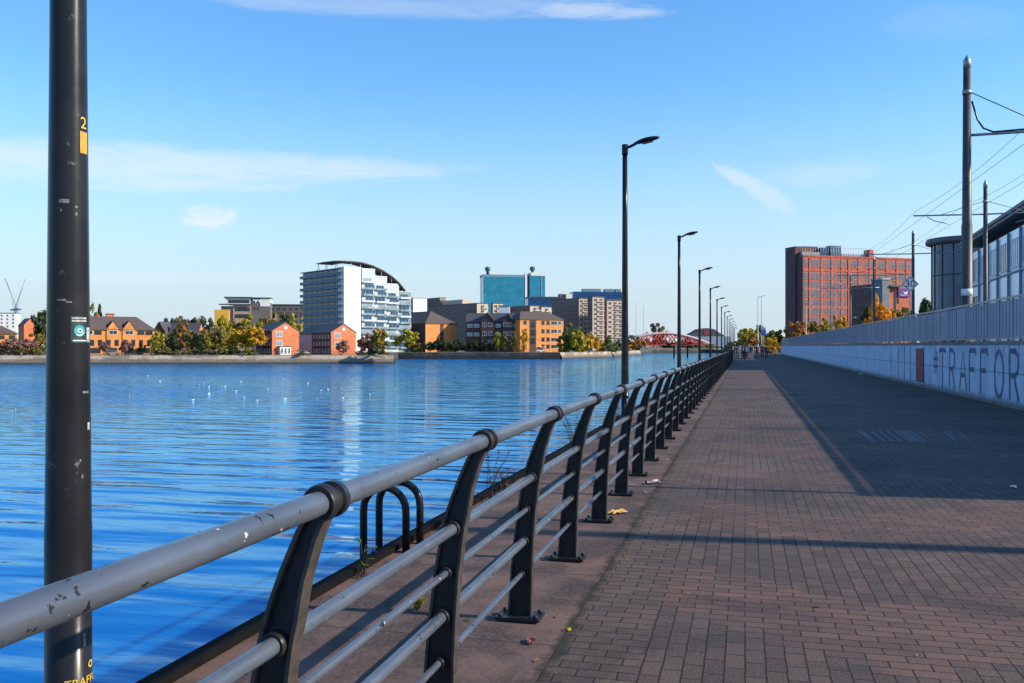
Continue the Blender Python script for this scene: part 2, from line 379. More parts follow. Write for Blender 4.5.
M_kerb = mat('tarred_timber', (.006, .006, .0065), .8, 0, .4, 6, (.011, .010, .010), bump=.006, spec=.05)
M_quay = mat('quay_concrete', (.16, .145, .13), .9, 0, .5, 1.2, bump=.02)
q = thing('quay_wall', 'long quay wall with dark raised edge dropping into the water behind the railing', 'quay wall', (QX, 0, 0))
mb = MB(); mb.box(-.02, KERB_X - QX, -30, 420, .014, .055); mb.build('edge_kerb', M_kerb, q)
mb = MB(); mb.box(-.012, .3, -400, YEND, -7, .0); mb.build('wall_face', M_quay, q)

# ---- far banks: sloping stone revetments, as walls of their own
def stone_mat(name, a, c, dark):
    m, nt, b = nt_new(name)
    tc = N(nt, 'ShaderNodeTexCoord'); sp = N(nt, 'ShaderNodeSeparateXYZ'); L(nt, tc.outputs['Object'], sp.inputs[0])
    vo = N(nt, 'ShaderNodeTexVoronoi'); vo.inputs['Scale'].default_value = 1.6; L(nt, tc.outputs['Object'], vo.inputs['Vector'])
    nz = N(nt, 'ShaderNodeTexNoise'); nz.inputs['Scale'].default_value = .25; nz.inputs['Detail'].default_value = 6; L(nt, tc.outputs['Object'], nz.inputs['Vector'])
    x = mixc(nt, vo.outputs['Color'], a, c)
    x = mixc(nt, ramp(nt, nz.outputs['Fac'], .4, .62), x, tuple(.6 * k for k in c))
    n8 = N(nt, 'ShaderNodeTexNoise'); n8.inputs['Scale'].default_value = .12; n8.inputs['Detail'].default_value = 7; n8.inputs['Roughness'].default_value = .7; L(nt, tc.outputs['Object'], n8.inputs['Vector'])
    x = mixc(nt, math_n(nt, 'MULTIPLY', ramp(nt, math_n(nt, 'ADD', sp.outputs[2], math_n(nt, 'MULTIPLY', n8.outputs['Fac'], 1.6)), -1.35, -1.95), .75), x, tuple(.35 * k for k in c))
    tide = ramp(nt, math_n(nt, 'ADD', sp.outputs[2], math_n(nt, 'MULTIPLY', nz.outputs['Fac'], .8)), -2.75, -3.3)
    L(nt, mixc(nt, tide, x, dark), b.inputs['Base Color']); b.inputs['Roughness'].default_value = .9
    bp = N(nt, 'ShaderNodeBump'); bp.inputs['Distance'].default_value = .15; bp.inputs['Strength'].default_value = .6
    L(nt, vo.outputs['Distance'], bp.inputs['Height']); L(nt, bp.outputs[0], b.inputs['Normal'])
    return m
def bank(i0, i1, m, label, slope, top=FZ + .06, cap=None):
    mb = MB(); pts = SHORE[i0:i1 + 1]
    fine = []
    for a, c in zip(pts[:-1], pts[1:]):
        n = max(1, int((c - a).length / 6))
        fine += [a.lerp(c, k / n) for k in range(n)]
    fine.append(pts[-1])
    prev = None
    for i, p in enumerate(fine):
        t = (fine[min(i + 1, len(fine) - 1)] - fine[max(0, i - 1)]).normalized(); nrm = Vector((t.y, -t.x))
        j = .25 * noise.noise(Vector((p.x * .2, p.y * .2, 0)))
        col = []
        for (off, z) in ((slope + j, WZ - 1), (slope * .75 + j, WZ + .5), (.05, top - .25), (.05, top), (-.9, top + .01), (-.9, top - .6)):
            q2 = p + nrm * off; col.append(mb.bm.verts.new((q2.x, q2.y, z + (.06 * noise.noise(Vector((p.x * .6, p.y * .6, z * 3))) if top > z > WZ else 0))))
        if prev:
            for k in range(len(col) - 1): mb.face([prev[k], col[k], col[k + 1], prev[k + 1]])
        prev = col
    o = mb.build('embankment_wall', m); tag(o, label, 'embankment'); return o
st1 = stone_mat('pale_stone', (.46, .38, .29), (.32, .26, .20), (.05, .045, .04))
st2 = stone_mat('dark_stone', (.09, .08, .07), (.06, .055, .05), (.025, .025, .025))
bank(0, 4, st1, 'pale stone embankment below the orange and red brick houses', 2.6)
bank(4, 6, st2, 'dark quay wall at the water below the middle office blocks', .3)
bank(6, 9, st1, 'stone bank below the tall grey apartments beside the nearest lamp post', 1.2)
bank(9, 11, st2, 'dark low bank under the red arch bridge', .8)

# ================================================================== QUAY RAILING
def xr(y): return -1.08 + .075 * max(0, 1 - max(y, -3) / 6.0)
def coff(z):    # lean of the post: offset from the handrail
    pts = [(0, -.205), (.271, -.193), (.464, -.18), (.65, -.161), (.836, -.133), (1.0, -.09), (1.12, -.045), (1.206, 0)]
    for (a, b_), (c, d) in zip(pts[:-1], pts[1:]):
        if a <= z <= c: return b_ + (d - b_) * (z - a) / (c - a)
    return 0
def rail_mat():
    m, nt, b = nt_new('chipped_grey_paint')
    tc = N(nt, 'ShaderNodeTexCoord')
    nz = N(nt, 'ShaderNodeTexNoise'); nz.inputs['Scale'].default_value = 24; nz.inputs['Detail'].default_value = 7; nz.inputs['Roughness'].default_value = .6
    n2 = N(nt, 'ShaderNodeTexNoise'); n2.inputs['Scale'].default_value = 2.2; n2.inputs['Detail'].default_value = 5
    n3 = N(nt, 'ShaderNodeTexNoise'); n3.inputs['Scale'].default_value = 45; n3.inputs['Detail'].default_value = 4
    for n in (nz, n2, n3): L(nt, tc.outputs['Object'], n.inputs['Vector'])
    a = mixc(nt, ramp(nt, n2.outputs['Fac'], .3, .7), (.125, .148, .185), (.085, .10, .128))
    a = mixc(nt, math_n(nt, 'MULTIPLY', ramp(nt, n3.outputs['Fac'], .5, .72), .2), a, (.12, .115, .115))
    n7 = N(nt, 'ShaderNodeTexNoise'); n7.inputs['Scale'].default_value = 5; n7.inputs['Detail'].default_value = 8; n7.inputs['Roughness'].default_value = .75; L(nt, tc.outputs['Object'], n7.inputs['Vector'])
    a = mixc(nt, math_n(nt, 'MULTIPLY', ramp(nt, n7.outputs['Fac'], .54, .70), .6), a, (.085, .066, .056))
    chip = ramp(nt, math_n(nt, 'ADD', nz.outputs['Fac'], math_n(nt, 'MULTIPLY', n2.outputs['Fac'], .35)), .81, .83)
    a = mixc(nt, chip, a, (.02, .02, .024))
    w = ramp(nt, math_n(nt, 'ADD', n3.outputs['Fac'], math_n(nt, 'MULTIPLY', n2.outputs['Fac'], .3)), .86, .89)
    a = mixc(nt, w, a, (.6, .6, .6))
    L(nt, a, b.inputs['Base Color']); b.inputs['Roughness'].default_value = .32; b.inputs['Metallic'].default_value = .3
    bp = N(nt, 'ShaderNodeBump'); bp.inputs['Distance'].default_value = .0015; bp.inputs['Strength'].default_value = .6
    L(nt, math_n(nt, 'SUBTRACT', n3.outputs['Fac'], chip), bp.inputs['Height']); L(nt, bp.outputs[0], b.inputs['Normal'])
    return m
M_rail = rail_mat()
def post_mat():
    m, nt, b = nt_new('worn_black_iron')
    tc = N(nt, 'ShaderNodeTexCoord'); g = N(nt, 'ShaderNodeNewGeometry')
    nz = N(nt, 'ShaderNodeTexNoise'); nz.inputs['Scale'].default_value = 14; nz.inputs['Detail'].default_value = 7
    L(nt, tc.outputs['Object'], nz.inputs['Vector'])
    a = mixc(nt, ramp(nt, nz.outputs['Fac'], .4, .7), (.014, .015, .019), (.026, .025, .026))
    wear = ramp(nt, math_n(nt, 'ADD', g.outputs['Pointiness'], math_n(nt, 'MULTIPLY', nz.outputs['Fac'], .12)), .60, .66)
    
    L(nt, a, b.inputs['Base Color']); b.inputs['Roughness'].default_value = .38; b.inputs['Specular IOR Level'].default_value = .25
    bp = N(nt, 'ShaderNodeBump'); bp.inputs['Distance'].default_value = .001; L(nt, nz.outputs['Fac'], bp.inputs['Height']); L(nt, bp.outputs[0], b.inputs['Normal'])
    return m
M_post = post_mat()
HR = 1.206
RAILS = [(1.206, .0312), (.836, .0235), (.65, .0145), (.464, .0235), (.271, .0145)]
PY = [2.1 + 1.505 * k for k in range(-5, 66)]
rail = thing('quay_railing', 'grey five-bar railing on curved black posts along the water edge', 'railing', (0, 0, 0))
ys = sorted([PY[0] - .7] + PY + [PY[-1] + .1])
for i, (z, r) in enumerate(RAILS):
    mb = MB(); mb.tube([(xr(y) + coff(z), y, z) for y in ys], r, 20)
    o = mb.build('handrail' if i == 0 else 'rail', M_rail, rail)
def post_parts():
    web = MB(); n = 22
    zs = [.012 + (1.172 - .012) * k / n for k in range(n + 1)]
    def hw(z): return .072 - .027 * min(1, z / 1.0) - .020 * max(0, (z - .9) / .3)
    def tang(z):
        e = .01; return Vector((coff(min(HR, z + e)) - coff(max(0, z - e)), 0, (min(HR, z + e) - max(0, z - e)))).normalized()
    def strip(off_in, off_out, ty, mi=0):
        web.mi = mi
        ring = []
        for z in zs:
            t = tang(z); nn = Vector((t.z, 0, -t.x)); c = Vector((coff(z), 0, z))
            a = c + nn * off_in(z); b_ = c + nn * off_out(z)
            ring.append([web.bm.verts.new((p.x, y, p.z)) for p, y in ((a, -ty), (b_, -ty), (b_, ty), (a, ty))])
        for i in range(n):
            for k in range(4): web.face([ring[i][k], ring[i][(k + 1) % 4], ring[i + 1][(k + 1) % 4], ring[i + 1][k]])
        web.face(ring[0][::-1]); web.face(ring[-1])
    strip(lambda z: -hw(z) + .012, lambda z: hw(z) - .012, .009)
    strip(lambda z: -hw(z), lambda z: -hw(z) + .011, .027, 1)
    strip(lambda z: hw(z) - .011, lambda z: hw(z), .027, 1); web.mi = 0
    return web
def collar(mb, i, x0=None):
    z, r = RAILS[i]; x = coff(z) if x0 is None else x0
    if i == 0: prof = [(r + .001, -.05), (r + .012, -.05), (r + .016, -.042), (r + .016, -.02), (r + .007, -.016), (r + .007, .016), (r + .016, .02), (r + .016, .042), (r + .012, .05), (r + .001, .05)]
    else: prof = [(r + .001, -.04), (r + .008, -.04), (r + .012, -.032), (r + .012, .032), (r + .008, .04), (r + .001, .04)]
    rings = []
    for rr, y in prof:
        rings.append([mb.bm.verts.new((x + rr * math.cos(2 * math.pi * k / 28), y, z + rr * math.sin(2 * math.pi * k / 28))) for k in range(28)])
    for a, c in zip(rings[:-1], rings[1:]):
        for k in range(28):
            f = mb.face([a[k], a[(k + 1) % 28], c[(k + 1) % 28], c[k]])
            if f: f.smooth = True
def plate(mb):
    x = coff(0); mb.box(x - .13, x + .13, -.085, .085, .0125, .03)
    for sx in (-1, 1):
        for sy in (-1, 1): mb.lathe([(.014, .03), (.014, .045), (.008, .048)], x + sx * .105, sy * .06, 8)
M_flange = mat('worn_flange_paint', (.035, .032, .031), .45, 0, .5, 18, (.085, .068, .056), spec=.3)
ME_post = post_parts().mesh('post', [M_post, M_flange])
mb = post_parts()
for i in range(5): collar(mb, i)
plate(mb)
ME_postfull = mb.mesh('post', [M_post, M_flange]); ME_postfull.set_sharp_from_angle(angle=R_(35))
ME_col = []
for i in range(5):
    mb = MB(); collar(mb, i); ME_col.append(mb.mesh('collar', M_post)); ME_col[-1].set_sharp_from_angle(angle=R_(35))
mb = MB(); plate(mb); ME_plate = mb.mesh('base_plate', M_post)
near = sorted(PY, key=lambda y: (y < 0, y))[:20]
for y in PY:
    if y in near:
        p = link('post', ME_post, rail, (xr(y), y, 0))
        for i in range(5): link('collar', ME_col[i], p)
        link('base_plate', ME_plate, p)
    else: link('post', ME_postfull, rail, (xr(y), y, 0))

# ================================================================== STREET LAMPS
LX = -1.607 * H * math.cos(TH)
def pole_black():
    m, nt, b = nt_new('scuffed_black_paint')
    tc = N(nt, 'ShaderNodeTexCoord')
    nz = N(nt, 'ShaderNodeTexNoise'); nz.inputs['Scale'].default_value = 16; nz.inputs['Detail'].default_value = 6; nz.inputs['Roughness'].default_value = .7
    n2 = N(nt, 'ShaderNodeTexNoise'); n2.inputs['Scale'].default_value = 2.0; n2.inputs['Detail'].default_value = 4
    L(nt, tc.outputs['Object'], nz.inputs['Vector']); L(nt, tc.outputs['Object'], n2.inputs['Vector'])
    s = math_n(nt, 'ADD', nz.outputs['Fac'], math_n(nt, 'MULTIPLY', n2.outputs['Fac'], .5))
    a = mixc(nt, ramp(nt, n2.outputs['Fac'], .35, .65), (.011, .011, .013), (.02, .019, .021))
    a = mixc(nt, math_n(nt, 'MULTIPLY', ramp(nt, s, .90, 1.0), .5), a, (.30, .30, .33))
    L(nt, a, b.inputs['Base Color']); b.inputs['Specular IOR Level'].default_value = .22
    L(nt, math_n(nt, 'ADD', math_n(nt, 'MULTIPLY', nz.outputs['Fac'], .2), .16), b.inputs['Roughness'])
    return m
M_lpole = pole_black()
M_lens = glass_mat('lamp_lens', (.25, .27, .28), .15)
def lamp_meshes():
    mb = MB(); mb.lathe([(.115, .0), (.115, .02), (.083, .022), (.083, .9), (.0815, .92), (.0735, 1.8), (.0645, 2.8), (.058, 4.4), (.052, 5.95)], seg=28); col = mb.mesh('column', M_lpole)
    mb = MB(); mb.lathe([(.062, 5.80), (.068, 5.82), (.068, 6.02), (.05, 6.03)], seg=20)
    mb.tube([(.0, 0, 5.95), (.12, 0, 5.98), (.26, 0, 6.05)], [.034, .032, .034], 12); arm = mb.mesh('arm', M_black)
    # teardrop head
    mb = MB(); rings = []
    T = [(.20, .03, .03), (.26, .06, .045), (.34, .10, .065), (.46, .125, .072), (.58, .115, .062), (.68, .08, .045), (.735, .035, .02)]
    for x, w, hgt in T:
        cz = 6.035 + (x - .2) * .20
        rings.append([mb.bm.verts.new((x, w * math.cos(a), cz + (hgt if math.sin(a) > 0 else hgt * .55) * math.sin(a))) for a in [2 * math.pi * k / 16 for k in range(16)]])
    for a, c in zip(rings[:-1], rings[1:]):
        for k in range(16):
            f = mb.face([a[k], a[(k + 1) % 16], c[(k + 1) % 16], c[k]])
            if f: f.smooth = True
    mb.face(rings[0][::-1]); mb.face(rings[-1]); head = mb.mesh('lamp_head', M_black)
    mb = MB(); rings = []
    for x, w in ((.38, .06), (.43, .085), (.52, .085), (.60, .06)):
        cz = 6.035 + (x - .2) * .20
        rings.append([mb.bm.verts.new((x, w * math.cos(a), cz - .044 - .012 * math.cos(a * 1) ** 2 * 0 - .018 * max(0, math.sin(a)))) for a in [math.pi * k / 8 for k in range(9)]])
    for a, c in zip(rings[:-1], rings[1:]):
        for k in range(8): mb.face([a[k], a[k + 1], c[k + 1], c[k]])
    lens = mb.mesh('lens', M_lens)
    return col, arm, head, lens
LMESH = lamp_meshes()
LLAB = ['scuffed black lamp column with stickers close up at the left of the view',
        'tall black lamp post nearest the camera with its head in view',
        'second black lamp post showing its head along the railing',
        'third black lamp post showing its head along the railing',
        'fourth black lamp post showing its head along the railing',
        'fifth black lamp post showing its head along the railing',
        'sixth black lamp post showing its head along the railing',
        'seventh black lamp post showing its head along the railing',
        'eighth black lamp post showing its head, small in the distance']
zc0 = 3.42; dzc = 15.85
for k in range(15):
    zc = zc0 + dzc * k; Y = (zc + LX * math.sin(TH)) / math.cos(TH)
    t = thing('street_lamp', LLAB[k] if k < len(LLAB) else 'tiny distant black lamp post at the far end of the row', 'street lamp', (LX, Y, .012), 0, 'black street lamps along the quay railing')
    for n, me in zip(('column', 'arm', 'lamp_head', 'lens'), LMESH): link(n, me, t)
    if k: t.scale = (1, 1, .979)
    if k == 0:
        lamp0 = t
        dc = Vector((0 - LX, 0 - Y)).normalized(); aC = math.atan2(dc.y, dc.x)     # angle facing the viewer
        rr = lambda z: .0735 - .009 * (z - 1.8) if z > 1.8 else (.0815 - .008 * (z - .92) / .88 if z > .92 else .0835)
        def wrap(me, name, zmid, ang, m, off=.0015):
            for v in me.vertices:
                z = zmid + v.co.y; a = ang + v.co.x / rr(z); r = rr(z) + off + v.co.z
                v.co = Vector((r * math.cos(a), r * math.sin(a), z))
            me.materials.clear(); me.materials.append(m); me.update(); return link(name, me, t)
        def patch(w, h_, nx=8):
            mb = MB()
            g_ = [[mb.bm.verts.new((-w / 2 + w * i / nx, y, 0)) for y in (-h_ / 2, h_ / 2)] for i in range(nx + 1)]
            for i in range(nx): mb.face([g_[i][0], g_[i + 1][0], g_[i + 1][1], g_[i][1]])
            return mb.mesh('patch', M_white)
        def disc(r, ri=0, cx=0, cy=0):
            mb = MB(); o_ = [mb.bm.verts.new((cx + r * math.cos(2 * math.pi * k / 24), cy + r * math.sin(2 * math.pi * k / 24), 0)) for k in range(24)]
            if ri:
                i_ = [mb.bm.verts.new((cx + ri * math.cos(2 * math.pi * k / 24), cy + ri * math.sin(2 * math.pi * k / 24), 0)) for k in range(24)]
                for k in range(24): mb.face([o_[k], o_[(k + 1) % 24], i_[(k + 1) % 24], i_[k]])
            else: mb.face(o_)
            return mb.mesh('disc', M_white)
        M_yel = mat('yellow_vinyl', (.75, .45, .05), .4, 0, .1, 20)
        M_amber = mat('amber_vinyl', (.70, .36, .03), .4, 0, .35, 30)
        M_tealv = mat('teal_vinyl', (.03, .36, .40), .4, 0, .2, 20)
        M_dgreen = mat('dark_green_vinyl', (.02, .035, .035), .4, 0, .2, 20)
        zz = lambda v: hz(v, zc)
        right = aC + R_(40)
        wrap(text_mesh('2', .062), 'number', zz(128), aC + R_(48), M_yel, .002)
        wrap(patch(.036, .082), 'sticker', zz(147), aC + R_(50), M_amber)
        wrap(patch(.066, .10), 'sticker', zz(333), aC + R_(30), M_dgreen)
        wrap(disc(.021, 0, .0, -.004), 'sticker_disc', zz(333), aC + R_(30), M_tealv, .003)
        wrap(disc(.009, .005, .0, -.004), 'sticker_ring', zz(333), aC + R_(30), M_white, .004)
        M_paper = mat('weathered_paper', (.52, .52, .5), .8, 0, .6, 60, (.2, .22, .22))
        for dy in (.043, .033): wrap(patch(.056, .006), 'sticker_text_line', zz(333) + dy, aC + R_(30), M_paper, .003)
        wrap(patch(.05, .004), 'sticker_text_line', zz(333) - .041, aC + R_(30), M_white, .003)
        wrap(patch(.02, .055), 'torn_paper', zz(338), aC + R_(60), M_paper, .003)
        wrap(patch(.014, .028), 'sticker', zz(429), aC + R_(60), M_paper)
        for vv, aa, w_, h_ in ((207, -12, .035, .014), (216, -20, .007, .009), (219, 22, .006, .012), (212, 22, .008, .007), (304, -18, .030, .007), (306, 2, .02, .006), (395, 50, .03, .008), (462, 30, .006, .008), (478, 36, .007, .014), (640, 40, .012, .05)):
            wrap(patch(w_, h_), 'paint_scrape', zz(vv), aC + R_(aa), mat('scrape', (.26, .27, .29), .7, 0, .6, 90, (.05, .05, .055)), .001)
        wrap(text_mesh('TRAFFORD', .042), 'lettering', zz(681), aC + R_(62), M_yel, .002)
        wrap(disc(.014, .008), 'emblem', zz(666), aC + R_(62), M_yel, .002)

# ================================================================== LADDER HOOPS ON THE QUAY EDGE
lad = thing('quay_ladder', 'pair of black hooped ladder handrails rising at the quay edge', 'ladder')
for j, zc in enumerate((7.0, 7.30)):
    Y = (zc - 2.63 * math.sin(TH)) / math.cos(TH)
    mb = MB(); xa, xb, zt, r = -2.90, -2.545, .30, .1775; xm = (xa + xb) / 2
    pts = [(xb, Y, .014), (xb, Y, zt)] + [(xm + r * math.cos(a), Y, zt + .02 + r * math.sin(a)) for a in [math.pi * k / 12 for k in range(1, 12)]] + [(xa, Y, zt), (xa, Y, -2.4)]
    mb.tube(pts, .030, 14); mb.build('hoop', M_black, lad)
Y0 = (7.0 - 2.63 * math.sin(TH)) / math.cos(TH)
for k in range(7):
    mb = MB(); mb.tube([(-2.90, Y0, -.25 - .28 * k), (-2.90, Y0 + .31, -.25 - .28 * k)], .014, 8); mb.build('rung', M_black, lad)

# ================================================================== WALL AND FENCE ON THE RIGHT
WX = 6.70; WH = 1.70; FT = 2.92; WY0, WY1 = -14.0, 182.0; FY0 = 10.65
def wall_mat():
    m, nt, b = nt_new('painted_concrete')
    tc = N(nt, 'ShaderNodeTexCoord'); sp = N(nt, 'ShaderNodeSeparateXYZ'); L(nt, tc.outputs['Object'], sp.inputs[0])
    nz = N(nt, 'ShaderNodeTexNoise'); nz.inputs['Scale'].default_value = 1.1; nz.inputs['Detail'].default_value = 8; nz.inputs['Roughness'].default_value = .65
    L(nt, tc.outputs['Object'], nz.inputs['Vector'])
    mp = N(nt, 'ShaderNodeMapping'); mp.inputs['Scale'].default_value = (1, 3.0, .25); L(nt, tc.outputs['Object'], mp.inputs[0])
    n2 = N(nt, 'ShaderNodeTexNoise'); n2.inputs['Scale'].default_value = 2.0; n2.inputs['Detail'].default_value = 6; L(nt, mp.outputs[0], n2.inputs['Vector'])
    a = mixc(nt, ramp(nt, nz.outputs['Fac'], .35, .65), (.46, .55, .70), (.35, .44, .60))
    drip = math_n(nt, 'MULTIPLY', ramp(nt, n2.outputs['Fac'], .5, .72), ramp(nt, sp.outputs[2], .5, 1.7))
    a = mixc(nt, math_n(nt, 'MULTIPLY', drip, .75), a, (.12, .12, .13))
    low = ramp(nt, math_n(nt, 'ADD', sp.outputs[2], math_n(nt, 'MULTIPLY', n2.outputs['Fac'], -.5)), .02, -.2)
    a = mixc(nt, math_n(nt, 'MULTIPLY', low, .8), a, (.10, .10, .09))
    jz = math_n(nt, 'LESS_THAN', math_n(nt, 'ABSOLUTE', math_n(nt, 'SUBTRACT', sp.outputs[2], .88)), .012)
    jy = math_n(nt, 'LESS_THAN', math_n(nt, 'ABSOLUTE', math_n(nt, 'SUBTRACT', math_n(nt, 'FRACT', math_n(nt, 'DIVIDE', math_n(nt, 'ADD', sp.outputs[1], 2.4), 6.0)), .5)), .004)
    a = mixc(nt, math_n(nt, 'MULTIPLY', math_n(nt, 'MAXIMUM', jz, jy), .75), a, (.05, .055, .07))
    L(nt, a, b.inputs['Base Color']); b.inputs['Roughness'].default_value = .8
    bp = N(nt, 'ShaderNodeBump'); bp.inputs['Distance'].default_value = .006; L(nt, nz.outputs['Fac'], bp.inputs['Height']); L(nt, bp.outputs[0], b.inputs['Normal'])
    return m
M_wall = wall_mat()
M_cope = mat('weathered_coping', (.20, .195, .19), .85, 0, .45, 2)
M_ink = mat('dark_mural_paint', (.03, .042, .08), .75, 0, .3, 3.5, (.13, .17, .26))
M_redp = mat('faded_red_paint', (.28, .045, .045), .7, 0, .5, 3, (.12, .05, .05))
wall = thing('retaining_wall', 'long pale blue painted concrete wall lettered with a mural beside the walk', 'wall', (WX, 0, 0))
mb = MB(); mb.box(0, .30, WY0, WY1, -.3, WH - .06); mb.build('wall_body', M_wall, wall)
mb = MB(); mb.box(-.04, .36, WY0, WY1, WH - .058, WH + .03); mb.build('coping', M_cope, wall)
mb = MB(); mb.box(-.05, -.0, WY0, WY1, .0, .07); mb.build('plinth', M_cope, wall)
def yw(u): return (900 * WX / (math.cos(TH) * (u - 745)) + WX * math.sin(TH)) / math.cos(TH)
GLY = {
 'T': [[(0, 1), (1, 1)], [(.5, 1), (.5, 0)], [(.38, 0), (.62, 0)], [(0, 1), (0, .9)], [(1, 1), (1, .9)]],
 'R': [[(.1, 0), (.1, 1)], [(.1, 1), (.65, 1), (.88, .9), (.92, .75), (.85, .58), (.62, .5), (.1, .5)], [(.5, .5), (.95, 0)]],
 'A': [[(0, 0), (.5, 1), (1, 0)], [(.2, .38), (.8, .38)]],
 'F': [[(.1, 0), (.1, 1)], [(.1, 1), (.95, 1)], [(.1, .54), (.75, .54)], [(.95, 1), (.95, .88)]],
 'O': [[(.5 + .46 * math.cos(a), .5 + .5 * math.sin(a)) for a in [2 * math.pi * k / 20 for k in range(21)]]],
 'D': [[(.1, 0), (.1, 1)], [(.1, 1), (.5, .98), (.85, .8), (.95, .5), (.85, .2), (.5, .02), (.1, 0)]],
 '#': [[(.3, 0), (.42, 1)], [(.62, 0), (.74, 1)], [(.05, .33), (.95, .33)], [(.1, .67), (1, .67)]],
}
def letter(ch, yc, z0, z1, w, th):
    """strokes painted on the wall; text runs from far (large Y) to near"""
    mb = MB()
    def stroke(pl, th, dx):
        P = [Vector((yc + w / 2 - p[0] * w, z0 + p[1] * (z1 - z0))) for p in pl]
        n = len(P); closed = (P[0] - P[-1]).length < 1e-4
        Ls, Rs = [], []
        for i in range(n):
            if closed: a, c = P[(i - 1) % (n - 1)], P[(i + 1) % (n - 1)]
            else: a, c = P[max(0, i - 1)], P[min(n - 1, i + 1)]
            t = (c - a).normalized(); q = Vector((-t.y, t.x)) * th / 2
            Ls.append(P[i] + q); Rs.append(P[i] - q)
        for i in range(n - 1):
            mb.poly([(-dx, v.x, v.y) for v in (Ls[i], Ls[i + 1], Rs[i + 1], Rs[i])])
    for k, pl in enumerate(GLY[ch]): stroke(pl, th, .003 + .0006 * k)
    o = mb.build('painted_letter', M_ink, wall)
for ch, u in (('T', 942.5), ('R', 952), ('A', 963), ('F', 972.5), ('F', 984), ('O', 999), ('R', 1014), ('D', 1032)):
    letter(ch, yw(u), .20, 1.46, .95, .15)
letter('#', yw(935.5), .60, 1.40, .85, .11)
for u0, wd in ((891, .16), (898.5, .16), (904.5, .16), (910.5, .16)):
    mb = MB(); y = yw(u0); mb.poly([(-.003, y - wd / 2, .08), (-.003, y + wd / 2, .08), (-.003, y + wd / 2, 1.60), (-.003, y - wd / 2, 1.60)]); mb.build('painted_stripe', M_ink, wall)
mb = MB(); ya, yb = yw(924), yw(917); mb.box(-.045, -.004, ya, yb, .18, 1.5); mb.build('red_panel', M_redp, wall)
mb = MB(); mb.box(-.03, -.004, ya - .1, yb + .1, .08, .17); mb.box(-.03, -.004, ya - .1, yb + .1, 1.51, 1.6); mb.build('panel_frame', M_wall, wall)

def mesh_panel_mat():
    m, nt, b = nt_new('perforated_panel')
    tc = N(nt, 'ShaderNodeTexCoord'); oi = N(nt, 'ShaderNodeObjectInfo')
    nz = N(nt, 'ShaderNodeTexNoise'); nz.inputs['Scale'].default_value = 2.5; nz.inputs['Detail'].default_value = 5; L(nt, tc.outputs['Object'], nz.inputs['Vector'])
    mp = N(nt, 'ShaderNodeMapping'); mp.inputs['Scale'].default_value = (1, 9, .5); L(nt, tc.outputs['Object'], mp.inputs[0])
    n2 = N(nt, 'ShaderNodeTexNoise'); n2.inputs['Scale'].default_value = 3; n2.inputs['Detail'].default_value = 4; L(nt, mp.outputs[0], n2.inputs['Vector'])
    f = math_n(nt, 'ADD', math_n(nt, 'MULTIPLY', nz.outputs['Fac'], .5), math_n(nt, 'ADD', math_n(nt, 'MULTIPLY', n2.outputs['Fac'], .3), math_n(nt, 'MULTIPLY', oi.outputs['Random'], .35)))
    L(nt, mixc(nt, ramp(nt, f, .3, .85), (.19, .25, .37), (.27, .33, .44)), b.inputs['Base Color'])
    b.inputs['Metallic'].default_value = .25; b.inputs['Roughness'].default_value = .5
    tr = N(nt, 'ShaderNodeBsdfTranslucent'); tr.inputs[0].default_value = (.30, .25, .24, 1)
    ms = N(nt, 'ShaderNodeMixShader'); ms.inputs[0].default_value = .13
    L(nt, b.outputs[0], ms.inputs[1]); L(nt, tr.outputs[0], ms.inputs[2]); L(nt, ms.outputs[0], nt.nodes['Material Output'].inputs[0])
    return m
M_panel = mesh_panel_mat()
fence = thing('panel_fence', 'grey metal panel fence standing on top of the painted wall', 'fence', (WX + .14, 0, WH + .03))
PW = 1.30; npan = int((WY1 - FY0) / PW); FHt = FT - WH - .03
mb = MB(); mb.box(-.008, .008, -PW / 2 + .03, PW / 2 - .03, .10, FHt - .09)
for k in range(1, 4): mb.box(-.016, -.009, -PW / 2 + k * PW / 4 - .006, -PW / 2 + k * PW / 4 + .006, .10, FHt - .09)
ME_panel = mb.mesh('panel', M_panel)
mb = MB(); mb.box(-.03, .03, -.024, .024, .0, FHt - .06); mb.box(-.06, .06, -.06, .06, 0, .015); ME_fpost = mb.mesh('fence_post', M_galv)
rest = MB(); restp = MB(); npost = 0
for k in range(npan + 1):
    y = FY0 + PW * k
    if k >= 8 and k < 108: link('fence_post', ME_fpost, fence, (0, y, 0))
    else: restp.box(-.03, .03, y - .024, y + .024, 0, FHt - .06)
    if k < npan:
        yc = y + PW / 2
        if 8 <= k < 108: link('panel', ME_panel, fence, (0, yc, 0))
        else: rest.box(-.008, .008, yc - PW / 2 + .03, yc + PW / 2 - .03, .10, FHt - .09)
o = rest.build('panel', M_panel, fence); o['kind'] = 'stuff'; o['label'] = 'far and near end panels of the fence'
o = restp.build('fence_post', M_galv, fence); o['kind'] = 'stuff'; o['label'] = 'far and near end posts of the fence'
mb = MB(); mb.box(-.03, .03, FY0 - .03, FY0 + PW * npan + .03, FHt - .055, FHt); mb.build('top_rail', M_galv, fence)
mb = MB(); mb.box(-.025, .025, FY0, FY0 + PW * npan, .06, .095); mb.build('bottom_rail', M_galv, fence)

